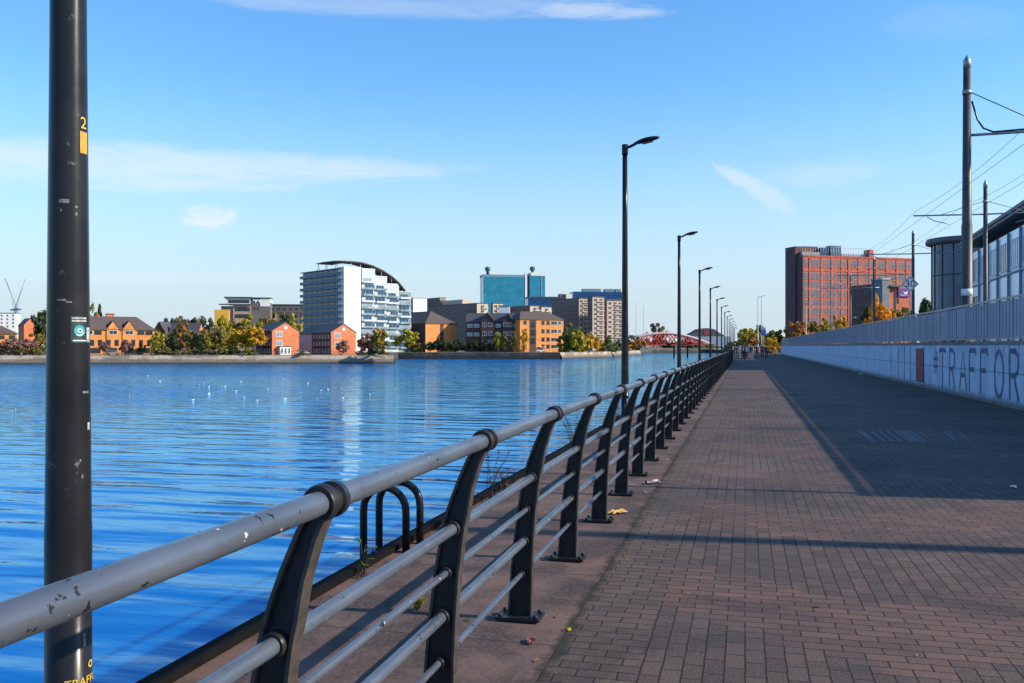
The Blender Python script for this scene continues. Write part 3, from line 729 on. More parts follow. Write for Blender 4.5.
# tramway level behind the wall
M_ballast = mat('tram_ballast', (.17, .155, .145), .95, 0, .4, 14, bump=.03)
mb = MB(); mb.box(WX + .31, 16.2, WY0, WY1, -.04, 1.60); struct(mb.build('tramway', M_ballast))
M_asph = mat('asphalt', (.06, .06, .062), .9, 0, .25, 6)
mb = MB(); mb.box(16.2, 120, WY0, 330, -.04, 1.58); struct(mb.build('road', M_asph))
for xs_, lab in (((8.9, 10.33), 'pair of steel tram rails nearer the panel fence'), ((11.6, 13.03), 'pair of steel tram rails farther from the panel fence')):
    t = thing('tram_track', lab, 'tram track', (0, 0, 1.6))
    for x in xs_:
        mb = MB(); mb.box(x - .035, x + .035, WY0, WY1, .0, .06); mb.build('track_rail', M_galv, t)

# ---- painted lettering on the paving (worn)
M_worn = mat('worn_road_paint', (.17, .17, .17), .8, 0, .7, 7, (.055, .05, .05))
gm = MB()
def gpx(u, v): 
    zc = FPX * H / (v - VH); p = at(u, zc, .004); return p
def gstroke(u0, v0, u1, v1, w):
    a, c = gpx(u0, v0), gpx(u1, v1); t = (c - a); t.normalize(); n_ = Vector((-t.y, t.x, 0)) * w / 2
    gm.poly([a + n_, c + n_, c - n_, a - n_])
for s in ((860, 431, 874, 442, .10), (871, 431, 885, 442, .045), (879, 431, 893, 442, .045), (887, 431, 902, 442, .05), (895, 431, 911, 442, .06), (902, 431, 917, 442, .13), (909, 431, 925, 442, .09), (919, 432, 928, 438, .05), (922, 431, 938, 431, .05), (930, 436.5, 946, 436.5, .06), (934, 441.5, 950, 441.5, .06), (943, 431.5, 957, 441.5, .06), (949, 431, 952, 436, .07), (953, 441.5, 972, 441.5, .06), (957, 431.5, 971, 441.5, .05)): gstroke(*s)
tag(gm.build('ground_marking', M_worn), 'worn white stencil marking on the shaded paving near the wall', 'road marking')
# ================================================================== TRAM POLES, WIRES, SIGNS
def tram_pole(X, zc, label, hgt, r0, r1, arms, collarz, Y=None, stay=True):
    if Y is None: Y = (zc + X * math.sin(TH)) / math.cos(TH)
    base = 1.6
    t = thing('catenary_pole', label, 'tram pole', (X, Y, base), 0, 'steel poles carrying the tram wires')
    mb = MB(); mb.lathe([(r0 * 1.6, 0), (r0 * 1.6, .03), (r0, .04), (r0, collarz), (r0 * .88, collarz + .12), (r1, hgt - base - .45)], seg=18); mb.build('pole_shaft', M_polesteel, t)
    mb = MB(); mb.lathe([(r1 * 1.04, hgt - base - .45), (r1 * 1.04, hgt - base - .2), (.01, hgt - base)], seg=18); mb.build('pointed_cap', M_galv, t)
    mb = MB(); mb.lathe([(r0 * 1.03, collarz * .42), (r0 * 1.03, collarz * .42 + .22)], seg=18); mb.build('number_plate', M_frame, t)
    for (x1, za) in arms:
        s = 1 if x1 > 0 else -1
        mb = MB(); mb.tube([(s * r1, 0, za - base), (x1, 0, za - base + .05)], .045, 10); mb.tube([(x1 - s * .75, 0, za - base - .04), (x1 - s * 1.1, 0, za - base - .28), (x1 - s * 2.0, 0, za - base - .52)], .025, 8); mb.build('bracket_arm', M_galv, t)
        mb = MB(); mb.tube([(s * r1, 0, hgt - base - 1.25), (x1 * .62, 0, za - base + .05)], .016, 6); mb.build('stay_wire', M_dframe, t)
    mb = MB(); mb.lathe([(r1 * 1.25, hgt - base - 1.32), (r1 * 1.25, hgt - base - 1.18)], seg=16)
    mb.build('clamp', M_galv, t)
    return t
p1 = tram_pole(7.16, 30.0, 'thick steel tram pole with pointed cap rising nearest behind the fence', 11.3, .17, .115, [(4.2, 8.62)], 4.0)
mb = MB(); zt = 9.75 - 1.6
mb.tube([(.15, 0, zt), (.22, 0, zt - .25), (.32, 0, zt - .62), (.50, 0, zt - .92), (.8, 0, zt - 1.06), (1.6, 0, zt - 1.03), (4.2, 0, zt - 1.0)], .03, 8)
mb.build('feeder_cable', M_black, p1)
labs = ['slender tram pole standing right behind the thick tram pole', 'slender tram pole rising in front of the green bush beside the speed sign', 'slender tram pole in front of the orange tree by the hotel', 'farthest slender tram pole against the red hotel']
for zc, lb in zip((52.6, 75.2, 98, 120), labs):
    tram_pole(13.6, zc, lb, 11.3, .15, .11, [(-3.9, 9.3), (3.6, 9.3)], 2.0)
tram_pole(13.6, 0, 'tram pole outside the view casting the wide shadow across the near paving', 11.3, .15, .11, [(-3.9, 9.3)], 2.0, Y=8.6)
tram_pole(13.6, 0, 'tram pole outside the view casting a shadow where the paving turns shaded', 11.3, .15, .11, [(-3.9, 9.3)], 2.0, Y=34.8)
for X, z, lb in ((9.6, 8.9, 'overhead tram wire nearer the fence'), (11.8, 8.9, 'overhead tram wire between the poles')):
    mb = MB(); 
    Ys = [-10 + 12 * k for k in range(17)]
    mb.tube([(X, y, z - .12) for y in Ys], .009, 6)
    mb.tube([(X, y, z + .55 - .35 * math.sin(math.pi * ((y + 14) % 23.5) / 23.5)) for y in [-10 + 3 * k for k in range(64)]], .008, 6)
    tag(mb.build('tram_wire', M_dframe), lb, 'wire', 'overhead tram wires')
# thin columns that throw the other shadow lines
M_lgrey = mat('pale_grey_paint', (.42, .43, .44), .5, .3, .2, 3)
def thin_lamp(u, zc, vtop, label, z0, X=None, Y=None, r=.07):
    if X is None: p = at(u, zc, z0); top = hz(vtop, zc)
    else: p = Vector((X, Y, z0)); top = vtop
    t = thing('lamp_column', label, 'lamp column', p, 0)
    mb = MB(); mb.lathe([(r * 1.5, 0), (r * 1.4, 1.0), (r, 1.05), (r * .6, top - z0)], seg=10); mb.build('column', M_lgrey, t)
    mb = MB(); mb.tube([(0, 0, top - z0 - .02), (.5, 0, top - z0 + .08), (.9, 0, top - z0 + .1)], [.04, .05, .08], 8); mb.build('lamp_head', M_lgrey, t)
    return t
thin_lamp(0, 0, 9.0, 'pale lamp column outside the view casting a thin shadow across the walk', 1.6, 8.0, 18.6)
thin_lamp(0, 0, 9.0, 'pale lamp column outside the view casting the thin shadow nearer the camera', 1.6, 8.0, 10.9, r=.05)
thin_lamp(833, 112, 285, 'pale grey lamp column in front of the middle of the red hotel', 1.6)
thin_lamp(806, 150, 304, 'pale grey lamp column at the left of the red hotel', 1.6)
thin_lamp(851, 170, 318, 'short pale lamp column beside the yellow tree by the hotel', 1.6)
thin_lamp(636, 735, 303, 'thin distant floodlight mast just right of the near lamp post', FZ, r=.26)
thin_lamp(643.5, 750, 306, 'thin distant floodlight mast left of the red bridge arch', FZ, r=.26)
thin_lamp(758, 210, 297, 'tall thin mast behind the walkers, left of a pair', GZ, r=.12)
thin_lamp(761.5, 215, 296, 'tall thin mast behind the walkers, right of a pair', GZ, r=.12)
# diamond tram speed sign
zc = 60; p = at(910, zc, 1.6)
t = thing('speed_sign', 'white diamond tram speed sign reading 30 on a thin post', 'speed sign', p, TH - .18)
zs = hz(284, zc) - 1.6; s = .56
mb = MB(); mb.tube([(0, .03, 0), (0, .03, zs + .3)], .035, 10); mb.build('sign_post', M_lgrey, t)
mb = MB(); mb.prism([(-s, zs), (0, zs - s), (s, zs), (0, zs + s)], 'y', -.01, .0); mb.build('sign_plate', M_white, t)
s2 = .50
mb = MB(); 
for i in range(4):
    q = [(-1, 0), (0, -1), (1, 0), (0, 1)]; a, c = q[i], q[(i + 1) % 4]
    mb.poly([(a[0] * s2, -.013, zs + a[1] * s2), (c[0] * s2, -.013, zs + c[1] * s2), (c[0] * s2 * .88, -.013, zs + c[1] * s2 * .88), (a[0] * s2 * .88, -.013, zs + a[1] * s2 * .88)])
mb.build('sign_border', M_black, t)
me = text_mesh('30', .62); me.materials.clear(); me.materials.append(M_black)
o = link('number', me, t, (0, -.014, zs)); o.rotation_euler = (R_(90), 0, 0)
# blue information sign behind the walkers
zc = 150; p = at(763.5, zc, GZ)
t = thing('blue_sign', 'blue rectangular sign high on a pale pole behind the walkers', 'sign', p, TH)
mb = MB(); mb.lathe([(.07, 0), (.055, hz(325, zc))], seg=8); mb.build('sign_post', M_lgrey, t)
mb = MB(); mb.box(-.38, .38, -.09, -.06, hz(335.5, zc), hz(329.5, zc)); mb.build('sign_plate', mat('sign_blue', (.02, .10, .42), .5), t)
mb = MB(); mb.box(-.34, .34, -.09, -.06, hz(329.2, zc), hz(327.2, zc)); mb.build('header_plate', M_pale, t)
# mooring posts in the water under the bridge
for u, zc, lb in ((674, 450, 'dark mooring post standing in the water left of the second lamp post'), (687.5, 470, 'dark mooring post in the water right of the second lamp post')):
    p = at(u, zc, WZ - .5); mb = MB(); mb.lathe([(.42, 0), (.4, 5.6), (.52, 5.65), (.48, 6.2), (.05, 6.5)], seg=12); tag(mb.build('mooring_post', M_kerb, None, p), lb, 'mooring post')

# ================================================================== BUILDINGS
_WM = {}
def window_mesh(w, h, glass, frame, mull=1):
    """framed window facing -y, centre at origin, real depth"""
    k = (round(w, 2), round(h, 2), glass.name, frame.name, mull)
    if k in _WM: return _WM[k]
    mb = MB(); f = min(.09, w * .1)
    mb.mi = 1
    mb.box(-w / 2, w / 2, -.07, .0, h / 2 - f, h / 2); mb.box(-w / 2 - .05, w / 2 + .05, -.12, .0, -h / 2 - .02, -h / 2 + f)
    mb.box(-w / 2, -w / 2 + f, -.065, 0, -h / 2 + f, h / 2 - f); mb.box(w / 2 - f, w / 2, -.065, 0, -h / 2 + f, h / 2 - f)
    for i in range(1, mull + 1):
        x = -w / 2 + w * i / (mull + 1); mb.box(x - f / 3, x + f / 3, -.06, 0, -h / 2 + f, h / 2 - f)
    mb.mi = 0
    mb.box(-w / 2 + f, w / 2 - f, -.03, -.005, -h / 2 + f, h / 2 - f)
    _WM[k] = mb.mesh('window', [glass, frame]); return _WM[k]
class Bld:
    def __init__(s, name, label, u0, zc, yaw, z0=GZ, cat='building', group=None):
        if u0 < 725: zc *= S; z0 = FZ
        s.u0, s.zc, s.yaw, s.z0 = u0, zc, R_(yaw), z0
        s.root = thing(name, label, cat, at(u0, zc, z0), s.yaw, group); s.nwin = 0; s.rest = None
    def w(s, u1, side=False):
        """metres along the front (or along the side, away from the viewer) up to the pixel column u1"""
        a = s.yaw - TH
        dx, dz = (math.cos(a), math.sin(a)) if not side else (-math.sin(a), math.cos(a))
        t = (u1 - 512) / FPX; xc = (s.u0 - 512) / FPX * s.zc
        return (t * s.zc - xc) / (dx - t * dz)
    def h(s, v, x=0, y=0):
        a = s.yaw - TH; zc = s.zc + x * math.sin(a) + y * math.cos(a)
        return hz(v, zc) - s.z0
    def box(s, name, m, x0, x1, y0, y1, z0, z1):
        mb = MB(); mb.box(x0, x1, y0, y1, z0, z1); return mb.build(name, m, s.root)
    def win(s, face, a, z, w, h, glass=None, frame=None, mull=1, off=0):
        """one window; face f: front at y=off, l: left side at x=off, r: right side at x=off"""
        me = window_mesh(w, h, glass or M_glass, frame or M_frame, mull)
        loc, rz = {'f': ((a, off, z), 0), 'l': ((off, a, z), -math.pi / 2), 'r': ((off, a, z), math.pi / 2)}[face]
        if s.nwin < 100:
            link('window', me, s.root, loc, rz); s.nwin += 1
        else:
            if s.rest is None: s.rest = []
            s.rest.append((me, Matrix.Translation(loc) @ Matrix.Rotation(rz, 4, 'Z')))
    def wins(s, face, a0, a1, n, zs, w, h, **k):
        for z in zs:
            for i in range(n): s.win(face, a0 + (a1 - a0) * (i + .5) / n, z, w, h, **k)
    def flush(s):
        if not s.rest: return
        bm = bmesh.new(); mats = []
        for me, M in s.rest:
            t = bmesh.new(); t.from_mesh(me); t.transform(M); m2 = bpy.data.meshes.new('tmp'); t.to_mesh(m2); t.free()
            base = []
            for mm in me.materials:
                if mm not in mats: mats.append(mm)
                base.append(mats.index(mm))
            n0 = len(bm.faces); bm.from_mesh(m2); bm.faces.ensure_lookup_table()
            for f in bm.faces[n0:]: f.material_index = base[f.material_index]
            bpy.data.meshes.remove(m2)
        me = bpy.data.meshes.new('window'); bm.to_mesh(me); bm.free()
        for mm in mats: me.materials.append(mm)
        o = link('window', me, s.root); o['kind'] = 'stuff'; o['label'] = 'remaining windows of the facade'
    def gable(s, x0, x1, y0, y1, ze, zr, wall_m, roof_m, ridge='y', over=.35, parent_name='roof'):
        """gable roof; ridge along y (gable facing front) or along x"""
        if ridge == 'y':
            xm = (x0 + x1) / 2
            mb = MB(); mb.prism([(x0, ze), (x1, ze), (xm, zr)], 'y', y0 + .002, y1 - .002); mb.build('gable_wall', wall_m, s.root)
            sl = (zr - ze) / (xm - x0); t = .18
            mb = MB()
            for sg in (-1, 1):
                xo = x0 - over if sg < 0 else x1 + over; zo = ze - sl * over
                mb.prism([(xm, zr + .02), (xo, zo + .02), (xo, zo + t), (xm, zr + .02 + t)], 'y', y0 - over * .6, y1 + over * .6)
            return mb.build(parent_name, roof_m, s.root)
        ym = (y0 + y1) / 2
        mb = MB(); mb.prism([(y0, ze), (y1, ze), (ym, zr)], 'x', x0 + .002, x1 - .002); mb.build('gable_wall', wall_m, s.root)
        sl = (zr - ze) / (ym - y0); t = .18; mb = MB()
        for sg in (-1, 1):
            yo = y0 - over if sg < 0 else y1 + over; zo = ze - sl * over
            mb.prism([(ym, zr + .02), (yo, zo + .02), (yo, zo + t), (ym, zr + .02 + t)], 'x', x0 - over * .6, x1 + over * .6)
        return mb.build(parent_name, roof_m, s.root)
    def hip(s, x0, x1, y0, y1, ze, zr, m, over=.4, inset=None):
        x0 -= over; x1 += over; y0 -= over; y1 += over
        mb = MB(); w, d = x1 - x0, y1 - y0; k = min(w, d) / 2 if inset is None else inset
        if w >= d: r0, r1 = (x0 + k, (y0 + y1) / 2, zr), (max(x0 + k + .01, x1 - k), (y0 + y1) / 2, zr)
        else: r0, r1 = ((x0 + x1) / 2, y0 + k, zr), ((x0 + x1) / 2, max(y0 + k + .01, y1 - k), zr)
        B = [(x0, y0, ze), (x1, y0, ze), (x1, y1, ze), (x0, y1, ze)]
        B2 = [(p[0], p[1], ze - .22) for p in B]
        V = [mb.bm.verts.new(p) for p in B + [r0, r1] + B2]
        if w >= d: F = [(0, 1, 5, 4), (1, 2, 5), (2, 3, 4, 5), (3, 0, 4)]
        else: F = [(0, 1, 4), (1, 2, 5, 4), (2, 3, 5), (3, 0, 4, 5)]
        for f in F: mb.face([V[i] for i in f])
        for i in range(4): mb.face([V[6 + i], V[6 + (i + 1) % 4], V[(i + 1) % 4], V[i]])
        mb.face([V[i] for i in (9, 8, 7, 6)])
        return mb.build('roof', m, s.root)
    def chimney(s, roof, x, y, z0, z1, m=None, w=.55):
        mb = MB(); mb.box(x - w / 2, x + w / 2, y - w / 2, y + w / 2, z0, z1); mb.box(x - w / 2 - .06, x + w / 2 + .06, y - w / 2 - .06, y + w / 2 + .06, z1, z1 + .12)
        mb.lathe([(.13, z1 + .12), (.11, z1 + .5)], x, y, 8)
        mb.build('chimney', m or M_red, roof)

# 1 orange house at the left edge
b = Bld('brick_house', 'orange brick house with brown hipped roof cut by the left edge', -46, 172, 46)
w = b.w(17); h = b.h(333.5, w); b.box('wall', M_orange, 0, w, 0, 9, 0, h); rf = b.hip(0, w, 0, 9, h, h + 2.7, M_tile)
b.wins('f', 0, w, 6, (1.6, h - 1.3), 1.8, 1.3, glass=M_glass, frame=M_dframe); b.chimney(rf, w * .4, 4.5, h + 1.6, h + 3.4)
# 2 red gabled house
b = Bld('brick_house', 'red brick house with steep gable and dark side just left of the lamp column', 24, 205, 55)
w = b.w(37); h = b.h(325); b.box('wall', M_red, 0, w, 0, 10, 0, h); b.gable(0, w, 0, 10, h, b.h(318.5, w / 2), M_red, M_slate)
b.wins('f', .3, w - .3, 2, (2, 4.6), .9, 1.2); b.wins('l', 1, 9, 4, (2, 4.6), .8, 1.2)
# 3 white flats
b = Bld('apartment_block', 'white block of flats far away behind the left edge house', -30, 420, 30)
w = b.w(16); h = b.h(313); b.box('wall', M_render, 0, w, 0, 14, 0, h); b.box('roof', M_greybrown, -.3, w + .3, -.3, 14.3, h, h + .5)
b.wins('f', 0, w, 8, [h - 1.8 - 3 * k for k in range(4)], 1.5, 1.5, mull=1)
# 4 long orange house
b = Bld('brick_house', 'long orange brick house with twin gables just right of the lamp column', 76, 172, 48)
w = b.w(154.5); h = b.h(329.5, w * .5); D = 10
b.box('wall', M_orange, 0, w, 0, D, 0, h); rf = b.hip(0, w, 0, D, h, b.h(316.5, w * .5, 5), M_tile)
for u0, u1 in ((106.5, 119.5), (122.5, 135.5)):
    x0, x1 = b.w(u0), b.w(u1); zr = b.h(321.2, (x0 + x1) / 2); b.box('gable_bay', M_orange, x0, x1, -.35, .0, 0, h)
    b.gable(x0, x1, -.35, 4.0, h, zr, M_orange, M_tile, over=.25, parent_name='gable_roof')
    b.win('f', (x0 + x1) / 2, h - 1.0, 2.6, 1.3, frame=M_frame, glass=M_glass, off=-.35)
for u in (89, 98, 141, 149): b.win('f', b.w(u), h - 1.1, 2.3, 1.3, off=0, frame=M_frame if u < 90 else M_dframe)
for i, u in enumerate((81, 92, 100, 108.5, 116.5, 125, 133, 141, 149)):
    o_ = -.35 if 106 < u < 120 or 122.5 < u < 135.6 else 0
    b.win('f', b.w(u), 4.0, 1.3, 2.0, off=o_, frame=M_dframe)
for u in (87, 96, 112.5, 129, 146): b.win('f', b.w(u), 1.35, 2.8, 1.8, off=-.35 if 106 < u < 120 or 122.5 < u < 135.6 else 0, frame=M_dframe, mull=2)
b.chimney(rf, b.w(101), D / 2, b.h(318, 0, 5) - 1, b.h(315, 0, 5))
xd = b.w(113)
mb = MB(); mb.box(xd - 1.2, xd + 1.2, D * .5, D * .5 + 2, h + 1.5, b.h(314.5, xd, 6)); mb.build('stair_head', M_red, b.root)
mb = MB(); mb.box(xd - 1.35, xd + 1.35, D * .5 - .15, D * .5 + 2.15, b.h(314.5, xd, 6), b.h(313.6, xd, 6)); mb.build('stair_head_roof', M_tile, b.root)
# 5 dark gabled house
b = Bld('brick_house', 'dark gabled house with blue grey roof behind the row of small trees', 152, 186, 14)
w = b.w(166); w2 = b.w(196)
b.box('wall', M_dkbrick, 0, w, 0, 10, 0, b.h(333)); b.gable(0, w, 0, 10, b.h(333), b.h(322, w / 2), M_dkbrick, M_slate)
b.box('side_wing', mat('pink_render', (.50, .30, .24), .8), w + .02, w2, 1.5, 9, 0, b.h(334)); b.gable(w + .4, w2, 1.5, 9, b.h(334), b.h(323.5, w2, 5), M_red, M_slate, ridge='x')
b.wins('f', w + .5, w2, 4, (1.3, 3.7), 1.0, 1.2, off=1.5)
b.wins('f', .3, w - .3, 2, (1.3, 3.6), .8, 1.1)
b = Bld('brick_house', 'low pink house mostly hidden behind the olive trees left of the yellow tree', 198, 178, 25)
w = b.w(224); b.box('wall', mat('pink_render', (.5, .3, .24)), 0, w, 0, 8, 0, b.h(339)); b.gable(0, w, 0, 8, b.h(339), b.h(331, 0, 4), M_red, M_tile, ridge='x'); b.wins('f', 0, w, 4, (1.2,), 1.0, 1.1); b.wins('f', 0, w, 3, (3.4,), 1.0, .9)
# 6 white modern flats + yellow box
b = Bld('apartment_block', 'white stepped modern flats with yellow box showing over the autumn trees', 221, 320, 24)
w = b.w(251); D = 14
b.box('wall', M_tan, b.w(233), w, 0, D, 0, b.h(304.5)); b.box('lower_wall', M_greybrown, 0, b.w(232.9), .4, D, 0, b.h(306))
b.box('penthouse', M_render, b.w(226), w - .5, 1.0, D, b.h(304.4), b.h(298)); b.box('roof', M_slate, b.w(224), w + .4, .2, D + 1, b.h(298) + .02, b.h(296.6))
b.box('balcony_slab', M_slate, b.w(219), w, -1.2, -.02, b.h(305), b.h(303.8))
b.wins('f', b.w(228), w - 1, 4, (b.h(301.2),), 3.2, 2.0, off=1.0, frame=M_dframe); b.wins('f', b.w(235), w - 1, 3, (b.h(309), b.h(316)), 3.4, 2.4, frame=M_dframe)
x0 = b.w(251.5); x1 = b.w(270)
b.box('right_wing', M_greybrown, x0, x1, 1, D, 0, b.h(302)); b.box('right_penthouse', M_render, b.w(260), x1, .8, D, b.h(306), b.h(298.2)); b.box('right_roof', M_slate, x0, x1 + .3, .4, D + .5, b.h(298.2) + .02, b.h(297))
b.wins('f', x0 + .3, b.w(259.5), 2, (b.h(300.5) - .5, b.h(308)), 1.2, 1.4, off=1, frame=M_dframe)
b.box('yellow_box', M_yellow, b.w(215.5), b.w(230), -4.5, -1.3, b.h(352), b.h(310))
# 7 long office with yellow columns
b = Bld('office_block', 'long low grey glass block on yellow columns left of the tall glass tower', 257, 335, 20)
w = b.w(312); zt, zb = b.h(305), b.h(312.5)
b.box('wall', M_greybrown, 0, w, 0, 14, zb, zt); b.box('roof', M_slate, -.3, w + .3, -.4, 14.3, zt + .02, zt + .6)
b.wins('f', 0, w, 9, ((zb + zt) / 2,), 2.0, 1.3, glass=M_glassb, frame=M_dframe)
b.box('lower_storey', M_beige, 0, w, 1.5, 14, 0, zb - .02)
b.wins('f', 0, w, 8, (zb - 2.4, zb - 6, zb - 9.6), 2.6, 2.0, off=1.5, glass=M_glass, frame=M_dframe)
for i in range(7):
    x = .4 + (w - .8) * i / 6; b.box('column', M_yellow, x - .35, x + .35, .1, .9, 0, zb - .03)
# 8, 9 red brick gabled houses
def gabled(label, ul, u0, u1, apex, eave, zc, yaw, left_m, bluish=None):
    b = Bld('brick_house', label, u0, zc, yaw); w = b.w(u1); D = b.w(ul, True); h = b.h(eave, w * .5)
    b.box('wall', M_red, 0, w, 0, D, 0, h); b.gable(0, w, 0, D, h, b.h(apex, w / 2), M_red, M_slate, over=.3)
    b.box('shaded_side_skin', left_m, -.06, -.003, .05, D - .05, 0, h - .1)  # dark brick skin puts the left side's shade into the colour
    b.wins('l', .6, D - .6, 6, (1.3, 3.7, 6.0), .8, 1.3, off=-.06, frame=M_frame)
    for z in (h - 1.0, h - 4.0): b.win('f', w * .26, z, 2.2, 1.8, off=0, frame=M_white, glass=M_pale)
    mb = MB(); mb.lathe([(.55, -.05), (.55, .05)], 0, 0, 16); me = mb.mesh('vent', M_white)
    o = link('round_vent', me, b.root, (w / 2, -.05, h + 1.1)); o.rotation_euler = (R_(90), 0, 0)
    return b, w, D, h
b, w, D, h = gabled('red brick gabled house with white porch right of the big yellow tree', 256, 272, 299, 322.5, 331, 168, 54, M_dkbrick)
b.box('porch', M_white, w * .22, w * .62, -1.6, -.02, 0, 2.6); b.box('porch_roof', M_slate, w * .2, w * .64, -1.8, -.02, 2.62, 2.9)
b.wins('f', w * .22, w * .62, 3, (1.3,), .8, 1.9, off=-1.6, frame=M_white)
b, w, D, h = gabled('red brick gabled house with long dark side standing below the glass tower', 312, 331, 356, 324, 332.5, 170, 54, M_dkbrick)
x = b.w(299, True)
b.box('rear_wing', mat('bluish_render', (.45, .44, .50), .8), .3, w, D + .02, x, 0, h - .3); b.gable(.3, w, D + .02, x, h - .3, b.h(325, w / 2, D), M_red, M_slate)
b.wins('l', D + .3, x - .3, 2, (1.5, 4.3), 1.0, 1.3, off=.3)
# 10 the glass tower
b = Bld('glass_tower', 'tall apartment tower with white core, stepped glass wing and curved roof canopy', 344, 235, 55, cat='tower')
wc = b.w(361); D = b.w(302.5, True); ht = b.h(267.3)
b.box('glass_block', M_glassb, .25, wc + 6, .6, D, 0, ht - .1)
nfl = 13
fz = ht / nfl
slab = MB()
for k in range(nfl):
    z = fz * (k + 1)
    slab.box(-1.0, .24, .6, D + .9, z - .30, z - .02)
slab.build('balcony_slabs', mat('slab_grey', (.24, .31, .36), .6), b.root)
rail_ = MB()
for k in range(nfl):
    z = fz * k
    if k < nfl: rail_.box(-1.0, -.96, .6, D + .9, z, z + 1.0)
rail_.build('glass_balustrade', M_pale if False else glass_mat('balustrade_glass', (.02, .15, .26), .15, spec=.15), b.root)
for k in range(nfl):
    b.wins('l', .9, D - .3, 7, (fz * k + 1.45,), 2.2, 2.1, off=.25, glass=M_glassb, frame=M_dframe, mull=1)
b.box('white_core', M_render, 0, wc, 0, 5.0, 0, b.h(266.5)); 
b.box('core_slot', M_dframe, wc + .01, wc + .5, .2, 5, 0, b.h(268))
prevx = wc + .52
steps = [(375, 269.5), (387, 277), (399, 284.5), (411, 292)]
for i, (u, v) in enumerate(steps):
    x1 = b.w(u); zt = b.h(v, x1)
    b.box('stepped_block', mat('pale_grey_render', (.56, .61, .63), .8) if i < 3 else M_pale, prevx, x1, 0, 14 - i, 0, zt)
    b.box('stepped_parapet', M_white, prevx, x1 - .02, -.12, 13 - i, zt + .01, zt + .25)
    n = int((zt - (4.5 if i < 3 else 1.5)) / fz)
    for k in range(n):
        z = zt - (5.2 if i < 3 else 2.2) - fz * k
        if z < 1: break
        b.win('f', (prevx + x1) / 2 + (.6 if k % 2 else -.6), z, (x1 - prevx) * (.66 + .12 * (k % 3)), 2.15, glass=M_glassb if (k + i) % 4 else M_pale, frame=M_frame, mull=2)
        bb = MB(); bb.box(prevx + .3, x1 - .5, -1.1, -.14, z - 1.35, z - 1.15); bb.box(prevx + .3, x1 - .5, -1.1, -1.06, z - 1.14, z - .4); bb.build('balcony', _M['pale_grey_render'] if (k + i) % 3 == 0 else M_pale, b.root)
    prevx = x1 + .02
# curved canopy: lattice roof sweeping over the steps
def canopy(b):
    cp = []
    import bisect
    prof = [(318, 263.6, -1), (326, 262, -1), (336, 260.9, -1), (344, 260.8, 0), (352, 261.2, 0), (361, 262.2, 0), (372, 265.3, 0), (382, 270, 0), (392, 276.5, 0), (399, 283, 0), (405, 290.5, 0)]
    pts = []
    for u, v, sd in prof:
        if sd < 0: y = b.w(u, True); pts.append((0 - (344 - u) * .0, y, b.h(v, 0, y)))
        else: x = b.w(u); pts.append((x, 0, b.h(v, x)))
    return pts
pts = canopy(b)
mb = MB()
# front edge along the wing and return along the left block; the sheet spans back 12 m
fr = [p for p in pts if p[1] == 0]
for i in range(len(fr) - 1):
    a, c = fr[i], fr[i + 1]
    for dz in (0,):
        mb.prism([(a[0], a[2] - .35), (c[0], c[2] - .35), (c[0], c[2] + .05), (a[0], a[2] + .05)], 'y', -.8, 9.5)
mb.build('canopy', mat('canopy_lattice', (.16, .13, .12), .7, 0, .4, 1.5), b.root)
lf = [p for p in pts if p[0] == 0]; lf.sort(key=lambda p: p[1])
mb = MB()
for a, c in zip(lf[:-1], lf[1:]):
    mb.prism([(a[1], a[2] - .35), (c[1], c[2] - .35), (c[1], c[2] + .05), (a[1], a[2] + .05)], 'x', -.9, 7.5)
mb.build('canopy_wing', _M['canopy_lattice'], b.root)
mb = MB()
for a in lf[1:]:
    mb.tube([(.5, a[1] - .6, ht - .2), (.5, a[1] + .5, a[2] - .3)], .12, 8)
    mb.tube([(.5, a[1] + 1.6, ht - .2), (.5, a[1] + .5, a[2] - .3)], .12, 8)
for a in fr[1:-1]:
    mb.tube([(a[0], .5, a[2] - 2.6), (a[0], .5, a[2] - .3)], .12, 8)
mb.build('canopy_struts', M_white, b.root); b.flush()
# 11 white box and dark office behind it
b = Bld('office_block', 'plain white box building right of the stepped tower', 413, 285, 50)
w = b.w(427); b.box('wall', M_render, 0, w, 0, 12, 0, b.h(298.5)); b.box('side_wall', M_greybrown, -.1, -.002, .1, 12, 0, b.h(298)); b.box('roof_parapet', M_galv, -.15, w + .15, -.15, 12.1, b.h(298.5) + .01, b.h(297.2)); b.wins('l', 1, 11, 3, (8, 12, 16), 1.4, 1.4, off=-.1); b.wins('f', 1, w - 1, 2, (5, 9), 1.3, 1.3)
def flats(name, label, ul, u0, u1, v, zc, yaw, ml, mf, floors, nl, nf, balc=True, roof=True, z_lo=1.6, fl=3.0, glass=None, cat='building'):
    b = Bld(name, label, u0, zc, yaw, cat=cat); w = b.w(u1); D = b.w(ul, True) if ul is not None else 12
    h = b.h(v)
    b.box('wall', mf, 0, w, 0, D, 0, h); b.box('side_wall', ml, -.08, -.002, 0.05, D, 0, h - .05)  # darker left and lighter front: shade and sunlight put into the colours
    if roof: b.box('roof', M_slate, -.3, w + .3, -.3, D + .3, h + .01, h + .4)
    zs = [h - 1.8 - fl * k for k in range(floors)]
    if nl: b.wins('l', .5, D - .5, nl, zs, min(1.8, (D - 1) / nl * .62), 1.7, off=-.08, frame=M_dframe, glass=glass)
    if nf: b.wins('f', .3, w - .3, nf, zs, min(2.8, (w - .6) / nf * .7), 1.9, frame=M_frame, glass=M_glass)
    if balc:
        for z in zs:
            bb = MB(); xa_ = w * .42; bb.box(xa_, w - .4, -1.0, -.13, z - 1.25, z - 1.08)
            bb.box(xa_, w - .4, -1.0, -.95, z - 1.07, z - .35); bb.build('balcony', mf if w > 4 else M_pale, b.root)
    b.flush(); return b, w, D, h
